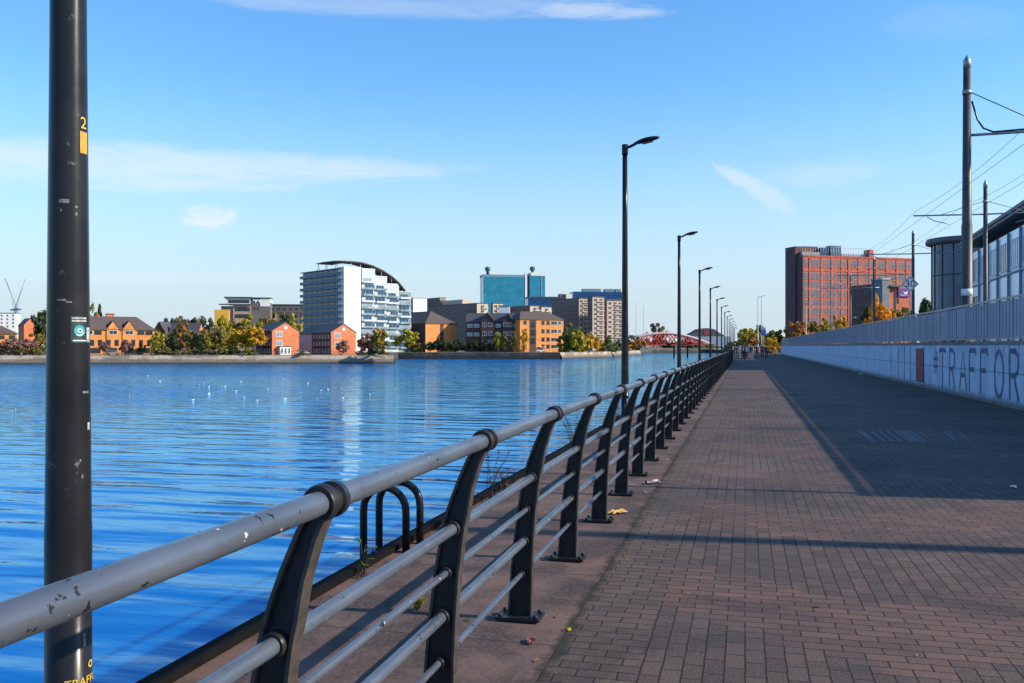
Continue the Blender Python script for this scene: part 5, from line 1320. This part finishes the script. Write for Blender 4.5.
TREES = [
 # u, vtop, zc, width px, leaf, shape, label, clear
 (46, 309, 198, 24, 'dark', 'big', 'tall dark evergreen tree rising beside the lamp column on its left', .1),
 (40, 333, 170, 20, 'olive', 'ball', 'olive shrubby tree below the red gabled house', .12),
 (7, 338, 163, 16, 'bare', 'ball', 'bare reddish tree leftmost on the far bank', .2),
 (16, 337, 164, 16, 'bare', 'ball', 'bare reddish tree in front of the end of the left edge house', .2),
 (27, 338, 165, 18, 'bare', 'ball', 'bare reddish tree in front of the red gabled house', .2),
 (90, 307, 205, 16, 'green', 'ball', 'green tree behind the long orange house beside the lamp column', .1),
 (99.5, 306.5, 207, 11, 'dark', 'cone', 'dark conical conifer rising behind the long orange house', .05),
 (104, 341, 164, 13, 'bare', 'ball', 'bare reddish tree in front of the left half of the long orange house', .2),
 (125, 340, 164, 13, 'bare', 'ball', 'bare reddish tree in front of the middle of the long orange house', .2),
 (143, 343, 165, 12, 'dark', 'bush', 'dark bush at the right foot of the long orange house', .0),
 (157.5, 332, 163, 13, 'ygreen', 'ball', 'round yellow green street tree at the right end of the long orange house', .28),
 (173, 333, 168, 14, 'dark', 'tall', 'dark evergreen beside the round yellow green street tree', .02),
 (183, 323, 172, 15, 'rust', 'ball', 'rusty red tree in front of the dark gabled house', .2),
 (193, 328, 166, 16, 'olive', 'ball', 'olive tree right of the rusty red tree', .22),
 (206, 326, 165, 15, 'olive', 'ball', 'olive green upright tree, second right of the rusty red tree', .22),
 (219, 326, 166, 15, 'olive', 'ball', 'olive green upright tree just left of the big golden tree', .22),
 (222, 316, 205, 16, 'ygreen', 'tall', 'tall yellowish tree below the yellow box of the white flats', .15),
 (236, 318, 215, 22, 'olive', 'ball', 'olive tree below the white stepped flats', .15),
 (252, 315, 215, 22, 'ygreen', 'ball', 'yellow green tree behind the big golden tree', .15),
 (268, 314.5, 222, 22, 'olive', 'ball', 'olive tree in front of the long grey block on yellow columns', .15),
 (285, 314, 222, 24, 'dark', 'ball', 'dark green tree behind the white porch house', .15),
 (240, 328, 168, 24, 'yellow', 'ball', 'amber left crown of the golden pair beside the porch house', .28),
 (254, 325.5, 167, 27, 'yellow', 'big', 'big golden yellow tree left of the porch house', .25),
 (222, 345, 163, 10, 'green', 'bush', 'small green bush on the bank left of the golden trees', .0),
 (231, 346, 163, 9, 'dark', 'bush', 'small dark bush on the bank under the golden trees', .0),
 (249, 348, 162, 16, 'olive', 'bush', 'low olive hedge bush under the big golden tree', .0),
 (342, 340, 166, 14, 'bare', 'ball', 'bare reddish tree in front of the second gabled house', .2),
 (368, 332, 178, 20, 'bare', 'ball', 'bare reddish tree between the second gabled house and the round amber tree', .18),
 (380, 328, 168, 18, 'olive', 'ball', 'round amber olive tree at the tip of the stone bank', .22),
 (378, 330, 167.2, 10, 'yellow', 'ball', 'small amber tree against the round olive tree at the tip of the stone bank', .25),
 (407, 329, 232, 22, 'ygreen', 'ball', 'bright yellow green round tree in front of the brown roofed office', .15),
 (417, 340, 231, 12, 'olive', 'bush', 'olive bush right of the bright yellow green round tree', .0),
 (569, 326, 242, 16, 'green', 'ball', 'green tree just right of the orange waterside office', .1),
 (578, 329, 240, 16, 'ygreen', 'ball', 'yellow green tree in the waterside clump right of the orange office', .1),
 (589, 330, 244, 17, 'yellow', 'ball', 'yellow tree in the waterside clump right of the orange office', .1),
 (597, 336, 250, 10, 'yellow', 'tall', 'small yellow tree at the right end of the waterside clump', .1),
 (608, 335, 262, 11, 'green', 'tall', 'green tree at the foot of the tall tan flats', .1),
 (619, 340, 275, 12, 'grey', 'ball', 'grey green tree left of the base of the nearest full lamp post', .1),
 (636, 336, 335, 18, 'rust', 'bush', 'brown shrub mass right of the nearest full lamp post', .0),
 (657, 324, 560, 18, 'grey', 'ball', 'round grey tree rising behind the crown of the red bridge', .1),
 (666, 342, 445, 16, 'dark', 'bush', 'dark bush under the left part of the red bridge', .0),
 (690, 343, 440, 22, 'dark', 'bush', 'dark bush under the right part of the red bridge', .0),
 (712, 343, 440, 22, 'olive', 'bush', 'olive bush right of the red bridge by the far lamp posts', .0),
 (749, 326, 225, 22, 'ygreen', 'ball', 'yellow green tree above the group of walkers', .05),
 (761, 325, 240, 24, 'green', 'ball', 'green tree behind the blue sign', .05),
 (775, 327, 250, 22, 'dark', 'ball', 'dark green tree between the blue sign and the red hotel', .05),
 (770, 336, 200, 16, 'yellow', 'bush', 'glowing yellow bush right of the blue sign', .0),
 (781, 334, 210, 16, 'orange', 'bush', 'orange bush at the far end of the panel fence', .0),
 (740, 338, 260, 18, 'olive', 'bush', 'olive bush behind the end of the railing', .0),
 (729, 343, 330, 14, 'dark', 'bush', 'dark bush on the far shore left of the end of the railing', .0),
 (755, 336, 190, 20, 'rust', 'bush', 'brown bush low behind the group of walkers', .0),
 (787, 338, 230, 18, 'dark', 'bush', 'dark bush at the corner where the wall meets the trees', .0),
 (796, 318, 190, 22, 'rust', 'ball', 'brown orange tree at the left foot of the red hotel', .1),
 (813, 320, 205, 16, 'olive', 'ball', 'olive tree low in front of the red hotel', .1),
 (824, 320, 208, 16, 'ygreen', 'ball', 'yellow green tree low in front of the red hotel', .1),
 (842, 312, 185, 15, 'yellow', 'ball', 'golden tree in front of the middle of the red hotel', .1),
 (868, 304, 148, 18, 'dark', 'ball', 'dark tree at the left of the bright orange tree', .1),
 (876, 300.5, 140, 22, 'orange', 'big', 'bright orange autumn tree in front of the hotel blocks', .1),
 (889, 306, 142, 14, 'orange', 'ball', 'smaller bright orange tree right of the big orange tree', .1),
 (899, 306, 160, 20, 'olive', 'ball', 'olive tree below the purple hotel sign', .1),
 (927, 296, 120, 26, 'dark', 'ball', 'dark green tree beside the round glass drum', .1),
]
for T in TREES:
    u, vt, zc, wp, kind, shape, lab, cl = T
    right = u > 790 and zc < 300
    tree(u, vt, zc, wp, kind, shape, lab, 'shrub' if shape == 'bush' else 'tree', cl, z0=1.55 if right else GZ)
for i, (u, vt) in enumerate(((168, 319), (178, 317), (190, 318), (201, 317), (211, 320))):
    tree(u, vt, 285, 18, 'grey', 'ball', 'hazy grey green tree in the row behind the dark gabled house', 'tree', .05, group='grey trees behind the dark gabled house')
for i, (u, vt) in enumerate(((430, 341), (438, 338), (447, 340), (456, 339), (465, 341), (474, 339), (483, 340), (491, 342))):
    tree(u, vt, 229, 13, 'dark', 'ball', 'small dark tree in the shaded row along the dark quay', 'tree', .08, group='dark trees along the dark quay')
for i, (u, vt, k) in enumerate(((498, 330, 'ygreen'), (505.5, 333, 'olive'), (514, 331, 'olive'), (524, 329, 'yellow'))):
    tree(u, vt, 228, 8, k, 'tall', ['yellow green poplar leftmost in the row before the dark gabled offices', 'olive poplar second in the row before the dark gabled offices', 'olive poplar third in the row before the dark gabled offices', 'golden poplar at the left end of the orange waterside office'][i], 'tree', .05)
rb = random.Random(5)
for i in range(34):
    u = 2 + i * 11.6 + rb.uniform(-3, 3)
    if u < 40 or 150 < u < 250 or 300 < u < 315 or 360 < u < 386:
        tree(u, rb.uniform(345, 349.5), 162.5, rb.uniform(10, 16), rb.choice(('dark', 'olive', 'grey', 'green')), 'bush', 'low dark bush in the ragged hedge along the top of the left stone bank', 'shrub', .0, group='low bushes along the stone bank')
for i, (u, vt, k) in enumerate(((160, 330, 'olive'), (177, 331, 'green'), (188, 333, 'olive'), (200, 334, 'green'), (212, 333, 'ygreen'), (228, 330, 'yellow'), (262, 331, 'olive'), (246, 322, 'olive'), (230, 322, 'ygreen'), (276, 318, 'olive'), (294, 317, 'ygreen'))):
    tree(u, vt, 176 if vt > 325 else 208, 15, k, 'ball', 'autumn tree filling the dense clump between the dark gabled house and the porch house', 'tree', .12, group='autumn trees left of the porch house')
for i, (u, vt) in enumerate(((563, 334), (573, 334), (584, 336), (601, 340), (613, 343), (626, 344))):
    tree(u, vt, 243 if u < 600 else 268, 12, ('ygreen', 'green', 'yellow')[i % 3], 'bush', 'low yellow green bush at the waterside below the tall tan flats', 'shrub', .0, group='low bushes below the tall tan flats')
# far treeline
def woodland():
    r = random.Random(11); mb = MB()
    for k in range(2600):
        u = r.uniform(-700, 1500); zc = r.uniform(1230, 1570)
        hgt = 12 + 6 * noise.noise(Vector((u * .02, 0, 3))) + 5 * noise.noise(Vector((u * .11, 1, 3)))
        p = at(u, zc, FZ + r.random() ** .7 * max(2.5, hgt)); s = r.uniform(1.6, 4.2)
        for _ in range(4):
            n_ = Vector((r.uniform(-.6, .6), -1 + r.uniform(-.4, .4), r.uniform(-.3, .8))).normalized(); a = n_.orthogonal().normalized(); a.rotate(Matrix.Rotation(r.uniform(0, 6.28), 3, n_)); c = n_.cross(a); q = p + Vector((r.uniform(-2, 2), r.uniform(-2, 2), r.uniform(-1, 1)))
            mb.poly([q - a * s, q - c * s * .7, q + a * s, q + c * s * .7])
    return mb.build('woodland', LEAF['grey'], recalc=False)
tag(woodland(), 'far grey green wood along the horizon behind the buildings', 'woodland', kind='stuff')
# hedge lines / fences on the far bank
for (u0, u1, zc, hh, lab) in ((0, 200, 161.5, 1.1, 'low dark metal fence along the top of the left stone bank'), (200, 392, 164.2, 1.1, 'low dark metal fence along the top of the stone bank below the red houses')):
    t = thing('bank_fence', lab, 'fence'); mb = MB(); n = int((u1 - u0) / 1.2); zc *= S
    P = [at(u0 + (u1 - u0) * k / n, zc, FZ + .08) for k in range(n + 1)]
    for p in P: mb.tube([p, p + Vector((0, 0, hh))], .035, 4)
    mb.build('fence_posts', M_dframe, t); mb = MB()
    for z in (.5, 1.1): mb.tube([p + Vector((0, 0, z)) for p in P], .03, 4)
    mb.build('fence_rails', M_dframe, t)

t = thing('guard_fence', 'pale grey metal guard fence behind the walkers at the end of the railing', 'fence')
P = [at(733 + 28 * k / 14, 138, GZ + .05) for k in range(15)]
mb = MB()
for p in P: mb.tube([p, p + Vector((0, 0, 1.5))], .05, 6)
mb.build('fence_posts', M_lgrey, t); mb = MB()
for z in (.3, .7, 1.1, 1.5): mb.tube([p + Vector((0, 0, z)) for p in P], .035, 6)
mb.build('fence_rails', M_lgrey, t)
t = thing('guard_fence', 'dark end section of railing turning in behind the last long rail', 'fence')
P = [Vector((xr(PY[-1]) + .35 * k, PY[-1] + 1.2 + .6 * k, .012)) for k in range(4)]
mb = MB()
for p in P: mb.tube([p, p + Vector((0, 0, 1.45))], .05, 6)
for z in (.2, .5, .8, 1.1, 1.4): mb.tube([p + Vector((0, 0, z)) for p in P], .035, 6)
mb.build('railing_frame', M_black, t)

# ================================================================== CARS
def make_car(label, loc, rz, m, L_=4.2):
    t = thing('parked_car', label, 'car', loc, rz)
    prof = [(-2.1, .35), (2.1, .35), (2.12, .62), (2.0, .82), (1.25, .95), (.72, 1.42), (-1.05, 1.46), (-1.75, 1.0), (-2.08, .92)]
    mb = MB(); mb.prism(prof, 'y', -.82, .82); bmesh.ops.bevel(mb.bm, geom=mb.bm.edges[:], offset=.06, segments=2, affect='EDGES'); mb.build('body', m, t)
    mb = MB()
    for s in (-1, 1): mb.prism([(1.1, .97), (.66, 1.36), (-.98, 1.39), (-1.5, 1.0)], 'y', s * .815, s * .826)
    mb.build('side_windows', M_glass, t)
    mb = MB(); mb.prism([(1.29, .97), (.77, 1.40), (.75, 1.38), (1.25, .95)], 'y', -.70, .70); mb.build('windscreen', M_glass, t)
    for x in (-1.3, 1.3):
        for s in (-1, 1):
            mb = MB(); mb.lathe([(.16, -.1), (.31, -.1), (.33, -.06), (.33, .06), (.31, .1), (.16, .1)], seg=18); o = mb.build('wheel', M_rubber, t, (x, s * .76, .33)); o.rotation_euler = (R_(90), 0, 0)
            mb = MB(); mb.lathe([(.19, -.112), (.19, .112)], seg=12); q_ = mb.build('rim', M_galv, o)
    for s in (-1, 1): mb = MB(); mb.box(2.04, 2.13, s * .5 - .14, s * .5 + .14, .64, .76); mb.build('headlight', M_lens, t)
    return t
M_cw = mat('white_car_paint', (.75, .75, .75), .25, 0, .03, 1, coat=.8); M_cs = mat('silver_car_paint', (.45, .46, .48), .25, .5, .05, 1, coat=.8)
make_car('white car whose roof just shows above the far panel fence', at(823, 118, 1.6) , R_(80), M_cw)
make_car('silver car parked in front of the long orange house', at(113, 167.5 * S), R_(35), M_cs)
make_car('white car parked between the two red gabled houses', at(303, 168 * S), R_(20), M_cw)
make_car('white car parked before the orange waterside office', at(541, 238 * S), R_(25), M_cw)
make_car('white car parked at the left end of the far bank', at(14, 163 * S), R_(30), M_cw)

# ================================================================== PEOPLE
def person(label, loc, rz, jacket, trousers, hair, stride=.22, hgt=1.72, arm=.1, pose=None):
    V, E, Rd = [], [], []
    def v(p, r, par=None):
        V.append(p); Rd.append(r)
        if par is not None: E.append((par, len(V) - 1))
        return len(V) - 1
    pel = v((0, 0, .95), .15); wai = v((0, 0, 1.08), .135, pel); che = v((.01, 0, 1.28), .16, wai); sho = v((.0, 0, 1.42), .12, che); nek = v((.01, 0, 1.50), .058, sho)
    h1 = v((.025, 0, 1.58), .082, nek); h2 = v((.03, 0, 1.66), .088, h1); v((.02, 0, 1.715), .06, h2)
    for s in (-1, 1):
        a = s * stride
        hip = v((0, s * .10, .90), .10, pel); kn = v((a * .55 + .04, s * .11, .50), .065, hip); an = v((a - (.06 if s < 0 else 0), s * .11, .10), .045, kn); v((a + .13, s * .12, .045), .04, an)
        sh = v((0, s * .19, 1.40), .068, sho); el = v((-a * .5 - .03, s * .25, 1.13), .05, sh)
        ha = v((-a * .7 + arm, s * .25, .90), .036, el); v((-a * .7 + arm + .04, s * .25, .81), .034, ha)
    me = bpy.data.meshes.new('person_body'); me.from_pydata(V, E, []); o = bpy.data.objects.new('person_tmp', me); COL.objects.link(o)
    md = o.modifiers.new('s', 'SKIN'); sv = me.skin_vertices[0].data
    for i, r in enumerate(Rd): sv[i].radius = (r, r)
    sv[0].use_root = True
    o.modifiers.new('u', 'SUBSURF').levels = 1
    dg = bpy.context.evaluated_depsgraph_get(); m2 = bpy.data.meshes.new_from_object(o.evaluated_get(dg)); bpy.data.objects.remove(o)
    m2.materials.clear()
    for m in (jacket, trousers, M_skin, M_rubber): m2.materials.append(m)
    for f in m2.polygons:
        c = f.center; f.use_smooth = True
        if c.z > 1.50: f.material_index = 2
        elif c.z < .09: f.material_index = 3
        elif c.z < .86 and abs(c.y) > .215: f.material_index = 2
        elif c.z < .93 and abs(c.y) < .215: f.material_index = 1
        else: f.material_index = 0
    t = thing('person', label, 'person', loc, rz)
    link('body', m2, t)
    mb = MB(); bmesh.ops.create_uvsphere(mb.bm, u_segments=12, v_segments=8, radius=.105)
    for q in mb.bm.verts: q.co = Vector((q.co.x * 1.02 - .0, q.co.y * .95, q.co.z * 1.0))
    bmesh.ops.delete(mb.bm, geom=[q for q in mb.bm.verts if q.co.x > .03 and q.co.z < .04 or q.co.z < -.07], context='VERTS')
    mb.build('hair', hair, t, (.015, 0, 1.665))
    t.scale = (hgt / 1.74,) * 3
    return t
def cloth(n, c): return mat('cloth_' + n, c, .9, 0, .2, 8)
DK, NV, RD, WT, GY, TN = cloth('black', (.015, .015, .018)), cloth('navy', (.02, .025, .05)), cloth('red', (.42, .06, .06)), cloth('white', (.65, .62, .6)), cloth('grey', (.16, .16, .17)), cloth('tan', (.32, .22, .15))
HB, HL = mat('hair_dark', (.02, .015, .01), .6), mat('hair_fair', (.28, .17, .07), .6)
PP = [(737.2, 112, RD, GY, HB, 'walker in red top and grey trousers nearest the railing', -90),
      (739.6, 109, WT, WT, HB, 'walker in white top and pale trousers beside the red topped walker', -80),
      (742.0, 113, RD, DK, HL, 'fair haired walker in red top and black trousers in the sunlit group', 90),
      (744.6, 116, TN, DK, HB, 'walker in tan coat and black trousers in the middle of the group', -90),
      (747.0, 111, WT, RD, HB, 'walker in white top and red trousers at the right of the sunlit group', -95),
      (751.0, 121, DK, GY, HB, 'walker in black jacket and grey trousers between the group and the dark trio', 90),
      (756.6, 124, NV, DK, HL, 'fair haired walker in navy jacket walking behind the dark pair', 90),
      (762.3, 119, DK, DK, HB, 'walker all in black at the left of the dark pair', 90),
      (766.8, 118, NV, NV, HB, 'walker all in navy at the right of the dark pair', 90)]
for i, (u, zc, j, tr, hr, lb, fa) in enumerate(PP):
    p = at(u, zc, .0); person(lb, (p.x, p.y, .0), R_(fa), j, tr, hr, stride=.20 + .05 * (i % 3), hgt=1.66 + .05 * (i % 4))

# ================================================================== GULLS
def gull_mesh():
    mb = MB(); rings = []
    for x, w, h_, z in ((-.24, .008, .008, .10), (-.17, .04, .03, .085), (-.05, .075, .06, .06), (.06, .075, .065, .06), (.13, .045, .05, .09), (.16, .038, .038, .15), (.19, .036, .036, .175), (.225, .018, .018, .17), (.27, .004, .004, .163)):
        rings.append([mb.bm.verts.new((x, w * math.cos(a), z + h_ * math.sin(a))) for a in [2 * math.pi * k / 10 for k in range(10)]])
    for i, (a, c) in enumerate(zip(rings[:-1], rings[1:])):
        mb.mi = 1 if i >= 7 else 0
        for k in range(10):
            f = mb.face([a[k], a[(k + 1) % 10], c[(k + 1) % 10], c[k]])
            if f: f.smooth = True
    body = mb.mesh('gull', [mat('gull_white', (.85, .85, .83), .7, 0, .05), mat('gull_beak', (.6, .25, .03), .5)])
    mb = MB()
    for s in (-1, 1):
        mb.poly([(.08, s * .076, .10), (-.06, s * .085, .10), (-.27, s * .02, .12), (-.06, s * .055, .125), (.06, s * .05, .12)])
    wing = mb.mesh('folded_wing', mat('gull_grey', (.45, .47, .5), .7, 0, .1), recalc=False)
    return body, wing
GB, GW = gull_mesh()
gp = [(96, 381), (146, 388), (121, 389.5), (129, 395), (177, 386.5), (199.5, 385.5), (209, 387), (209, 393.5), (193, 400), (225, 386.5), (241, 381.5), (194, 378), (204, 384), (222, 387), (209, 394.5), (244, 397.5), (257, 400.5), (285, 399), (317, 398), (321, 390.5), (328, 389.5), (342, 389), (343, 398), (370, 394.5), (395, 389), (283, 379), (262, 377), (301, 393), (12, 412), (15, 410), (148, 376), (160, 381), (236, 391), (308, 383), (352, 381), (268, 389)]
for i, (u, v) in enumerate(gp):
    zc = FPX * (H - WZ) / (v - VH); p = at(u, zc, WZ - .02)
    t = thing('gull', 'small white gull resting on the blue water of the basin', 'bird', p, rnd.uniform(0, 6.28), 'gulls resting on the water')
    link('body', GB, t); link('folded_wing', GW, t); t.scale = (.75,) * 3

# ================================================================== WEEDS, LEAVES AND LITTER ON THE QUAY
def weed(x, y, z, hgt, n, label, seed, kind='green'):
    r = random.Random(seed); t = thing('weed', label, 'plant', (x, y, z)); st, lf = MB(), MB()
    for k in range(n):
        a = r.uniform(0, 6.28); l = hgt * r.uniform(.5, 1); le = l * r.uniform(.15, .6)
        p0 = Vector((r.uniform(-.04, .04), r.uniform(-.04, .04), 0)); p1 = Vector((le * .4 * math.cos(a), le * .4 * math.sin(a), l * .6)); p2 = Vector((le * math.cos(a), le * math.sin(a), l))
        st.tube([p0, p1, p2], [.004, .003, .0015], 5)
        for q in range(9):
            f = r.uniform(.25, 1); c = p0.lerp(p1, f * 2) if f < .5 else p1.lerp(p2, f * 2 - 1)
            d = Vector((r.uniform(-1, 1), r.uniform(-1, 1), r.uniform(-.2, .8))).normalized(); s_ = d.cross(Vector((0, 0, 1))).normalized(); ln = r.uniform(.02, .055)
            lf.poly([c, c + d * ln * .5 + s_ * ln * .22, c + d * ln, c + d * ln * .5 - s_ * ln * .22])
    st.build('stems', M_bark, t); lf.build('leaves', LEAF[kind], t, recalc=False); return t
def onledge(u, v, z=.014):
    zc = FPX * (H - z) / (v - VH); return at(u, zc, z)
weed(-2.52, 8.85, .014, .55, 9, 'dark twiggy weed with long stems on the quay edge beyond the ladder', 1, 'dark')
weed(-2.50, 9.35, .014, .30, 14, 'low yellowish tuft at the foot of the dark twiggy weed', 2, 'olive')
weed(-2.54, 13.6, .014, .75, 12, 'tall leafy weed on the quay edge nearer the lamp post', 3, 'dark')
weed(-2.55, 5.75, .014, .26, 6, 'small pale green weed at the quay edge before the ladder', 4, 'green')
weed(-1.9, 5.1, .014, .07, 10, 'tiny yellow green weed growing from the ledge joint', 5, 'ygreen')
weed(-2.54, 18.5, .014, .6, 12, 'leafy weed on the quay edge past the lamp post base', 6, 'olive')
# crumpled paper and wrappers
def crumple(name, label, loc, size, m, seed, cat):
    r = random.Random(seed); mb = MB(); bmesh.ops.create_grid(mb.bm, x_segments=8, y_segments=8, size=size)
    for q in mb.bm.verts: q.co = Vector((q.co.x * (1 + .3 * r.random()), q.co.y * .6, size * .45 * max(0, .3 + noise.noise(Vector((q.co.x / size * 1.5 + seed, q.co.y / size * 1.5, 0))) + r.uniform(-.1, .12)) + .002))
    tag(mb.build(name, m, None, loc, r.uniform(0, 3), recalc=True), label, cat)
crumple('paper_litter', 'crumpled yellow paper lying on the ledge beside a railing post', onledge(617, 512.5), .085, mat('yellow_paper', (.68, .40, .12), .8, 0, .3, 12), 3, 'litter')
crumple('plastic_litter', 'grey crumpled wrapper on the ledge beyond the yellow paper', onledge(652, 483), .085, mat('grey_wrapper', (.32, .29, .30), .4, 0, .3, 12), 5, 'litter')
crumple('dead_leaf', 'curled red brown leaf on the ledge at the foot of a railing post', onledge(531, 641), .035, mat('red_leaf', (.30, .06, .03), .7, 0, .4, 30), 8, 'leaf')
crumple('paper_litter', 'small pale scrap of paper on the shaded paving near the shadow edge', onledge(1013, 487, .004), .05, M_white, 9, 'litter')
crumple('paper_litter', 'small pale wrapper lying at the foot of the painted wall', onledge(861, 374, .004), .12, M_white, 10, 'litter')
rl = random.Random(21)
for k in range(70):
    y = rl.uniform(2.6, 22); x = rl.choice((EDGE_X + rl.gauss(0, .12), rl.uniform(-2.4, 3.5), rl.uniform(-2.45, -1.2)))
    mb = MB(); s = rl.uniform(.012, .03); a = rl.uniform(0, 6.28); cx, cy = math.cos(a), math.sin(a); zl = .0145 if x < EDGE_X else .003
    P = []
    for (px, py, pz) in ((-1, 0, .1), (-.3, -.5, .0), (.4, -.42, .12), (1, 0, .35), (.4, .42, .1), (-.3, .5, .25)): P.append((px * s * cx - py * s * cy, px * s * cy + py * s * cx, pz * s))
    mb.poly(P)
    tag(mb.build('fallen_leaf', LEAF[rl.choice(('rust', 'yellow', 'olive'))], None, (x, y, zl), recalc=False), 'tiny dry fallen leaf lying on the walkway', 'leaf', 'fallen leaves on the walkway')

# ================================================================== SKY, SUN, CAMERA
w = bpy.data.worlds.new('World'); scene.world = w; w.use_nodes = True; nt = w.node_tree
bg = nt.nodes['Background']; sky = nt.nodes.new('ShaderNodeTexSky'); sky.sky_type = 'NISHITA'; sky.sun_disc = False
sky.sun_elevation = SUN_EL; sky.sun_rotation = math.pi / 2 - SUN_AZ; sky.altitude = 0; sky.air_density = 1.0; sky.dust_density = .35; sky.ozone_density = 2.5
tc = nt.nodes.new('ShaderNodeTexCoord'); sp = nt.nodes.new('ShaderNodeSeparateXYZ'); L(nt, tc.outputs['Generated'], sp.inputs[0])
X, Y, Z = sp.outputs
az = math_n(nt, 'ARCTAN2', X, Y); el = math_n(nt, 'ARCSINE', Z)
def azel(u, v):
    d = (FW * 1 + RT * ((u - 512) / FPX)); z = -(v - VH) / FPX; n = math.sqrt(d.x ** 2 + d.y ** 2 + z * z)
    return math.atan2(d.x, d.y), math.asin(z / n)
def cloud(u, v, u2, v2, wid, strength, sx=6, sy=40, lo=.35, hi=.75, det=6, taper=0):
    a0, e0 = azel((u + u2) / 2, (v + v2) / 2); a1, e1 = azel(u, v); a2, e2 = azel(u2, v2)
    ang = math.atan2(e2 - e1, a2 - a1); half = math.hypot(e2 - e1, a2 - a1) / 2; c, s = math.cos(ang), math.sin(ang)
    da, de = math_n(nt, 'SUBTRACT', az, a0), math_n(nt, 'SUBTRACT', el, e0)
    p = math_n(nt, 'ADD', math_n(nt, 'MULTIPLY', da, c), math_n(nt, 'MULTIPLY', de, s))
    q = math_n(nt, 'SUBTRACT', math_n(nt, 'MULTIPLY', de, c), math_n(nt, 'MULTIPLY', da, s))
    cb = nt.nodes.new('ShaderNodeCombineXYZ'); L(nt, p, cb.inputs[0]); L(nt, q, cb.inputs[1]); cb.inputs[2].default_value = u * .37
    mp = nt.nodes.new('ShaderNodeMapping'); mp.inputs['Scale'].default_value = (sx, sy, 1); L(nt, cb.outputs[0], mp.inputs[0])
    nz = nt.nodes.new('ShaderNodeTexNoise'); nz.inputs['Scale'].default_value = 1; nz.inputs['Detail'].default_value = det + 3; nz.inputs['Roughness'].default_value = .66; nz.inputs['Distortion'].default_value = .6; L(nt, mp.outputs[0], nz.inputs['Vector'])
    pn = math_n(nt, 'DIVIDE', p, half); wd = wid / FPX
    if taper: qn = math_n(nt, 'DIVIDE', q, math_n(nt, 'MAXIMUM', math_n(nt, 'MULTIPLY', math_n(nt, 'ADD', math_n(nt, 'MULTIPLY', pn, taper), 1.0), wd), .0005))
    else: qn = math_n(nt, 'DIVIDE', q, wd)
    d2 = math_n(nt, 'ADD', math_n(nt, 'POWER', math_n(nt, 'ABSOLUTE', pn), 2.5), math_n(nt, 'POWER', math_n(nt, 'ABSOLUTE', qn), 2.0))
    env = math_n(nt, 'SUBTRACT', 1.0, d2, clamp=True)
    f = ramp(nt, math_n(nt, 'ADD', math_n(nt, 'MULTIPLY', env, .62), math_n(nt, 'MULTIPLY', nz.outputs['Fac'], 1.25)), .74, 1.35)
    f = math_n(nt, 'MULTIPLY', f, ramp(nt, env, .0, .6))
    return math_n(nt, 'MULTIPLY', f, strength)
cl = [cloud(-320, 156, 600, 178, 30, .5, 9, 45, taper=-.5), cloud(172, 220, 246, 216, 17, .75, 34, 70), cloud(702, 158, 806, 216, 13, .45, 22, 60, taper=.5), cloud(740, 182, 900, 166, 18, .2, 14, 50),
      cloud(120, 0, 700, 12, 16, .26, 10, 60), cloud(500, 9, 685, 13, 10, .45, 16, 70), cloud(-100, 280, 640, 276, 8, .18, 6, 70), cloud(860, 24, 1040, 20, 22, .09, 8, 40)]
tot = cl[0]
for c in cl[1:]: tot = math_n(nt, 'MAXIMUM', tot, c)
skyc = sky.outputs[0]
hs = nt.nodes.new('ShaderNodeHueSaturation'); hs.inputs['Saturation'].default_value = 1.15; L(nt, skyc, hs.inputs['Color'])
tint = nt.nodes.new('ShaderNodeMix'); tint.data_type = 'RGBA'; tint.blend_type = 'MULTIPLY'; tint.inputs[0].default_value = 1; tint.inputs[7].default_value = (.86, 1.14, 1.29, 1)
L(nt, hs.outputs[0], tint.inputs[6])
hazy = mixc(nt, ramp(nt, el, .30, -.02), tint.outputs[2], (3.15, 3.75, 4.2))
L(nt, mixc(nt, tot, hazy, (4.6, 4.75, 4.95)), bg.inputs['Color']); bg.inputs['Strength'].default_value = .15

sd = bpy.data.lights.new('sun', 'SUN'); sd.energy = 5.0; sd.angle = R_(.5); sd.color = (1.0, .87, .68)
so = bpy.data.objects.new('sun', sd); COL.objects.link(so)
sv_ = Vector((math.cos(SUN_EL) * math.cos(SUN_AZ), math.cos(SUN_EL) * math.sin(SUN_AZ), math.sin(SUN_EL)))
so.rotation_euler = (-sv_).to_track_quat('-Z', 'Y').to_euler(); so.location = sv_ * 60

cam = bpy.data.cameras.new('camera'); co = bpy.data.objects.new('camera', cam); COL.objects.link(co); scene.camera = co
cam.sensor_width = 36; cam.lens = FPX * 36 / 1024; cam.clip_end = 12000; cam.clip_start = .05
co.location = (0, 0, H); co.rotation_euler = (R_(90), 0, TH); cam.shift_y = (VH - 341.5) / 1024
vs_ = scene.view_settings; vs_.view_transform = 'Standard'; vs_.look = 'None'; vs_.exposure = .4; vs_.gamma = 1; vs_.use_curve_mapping = False
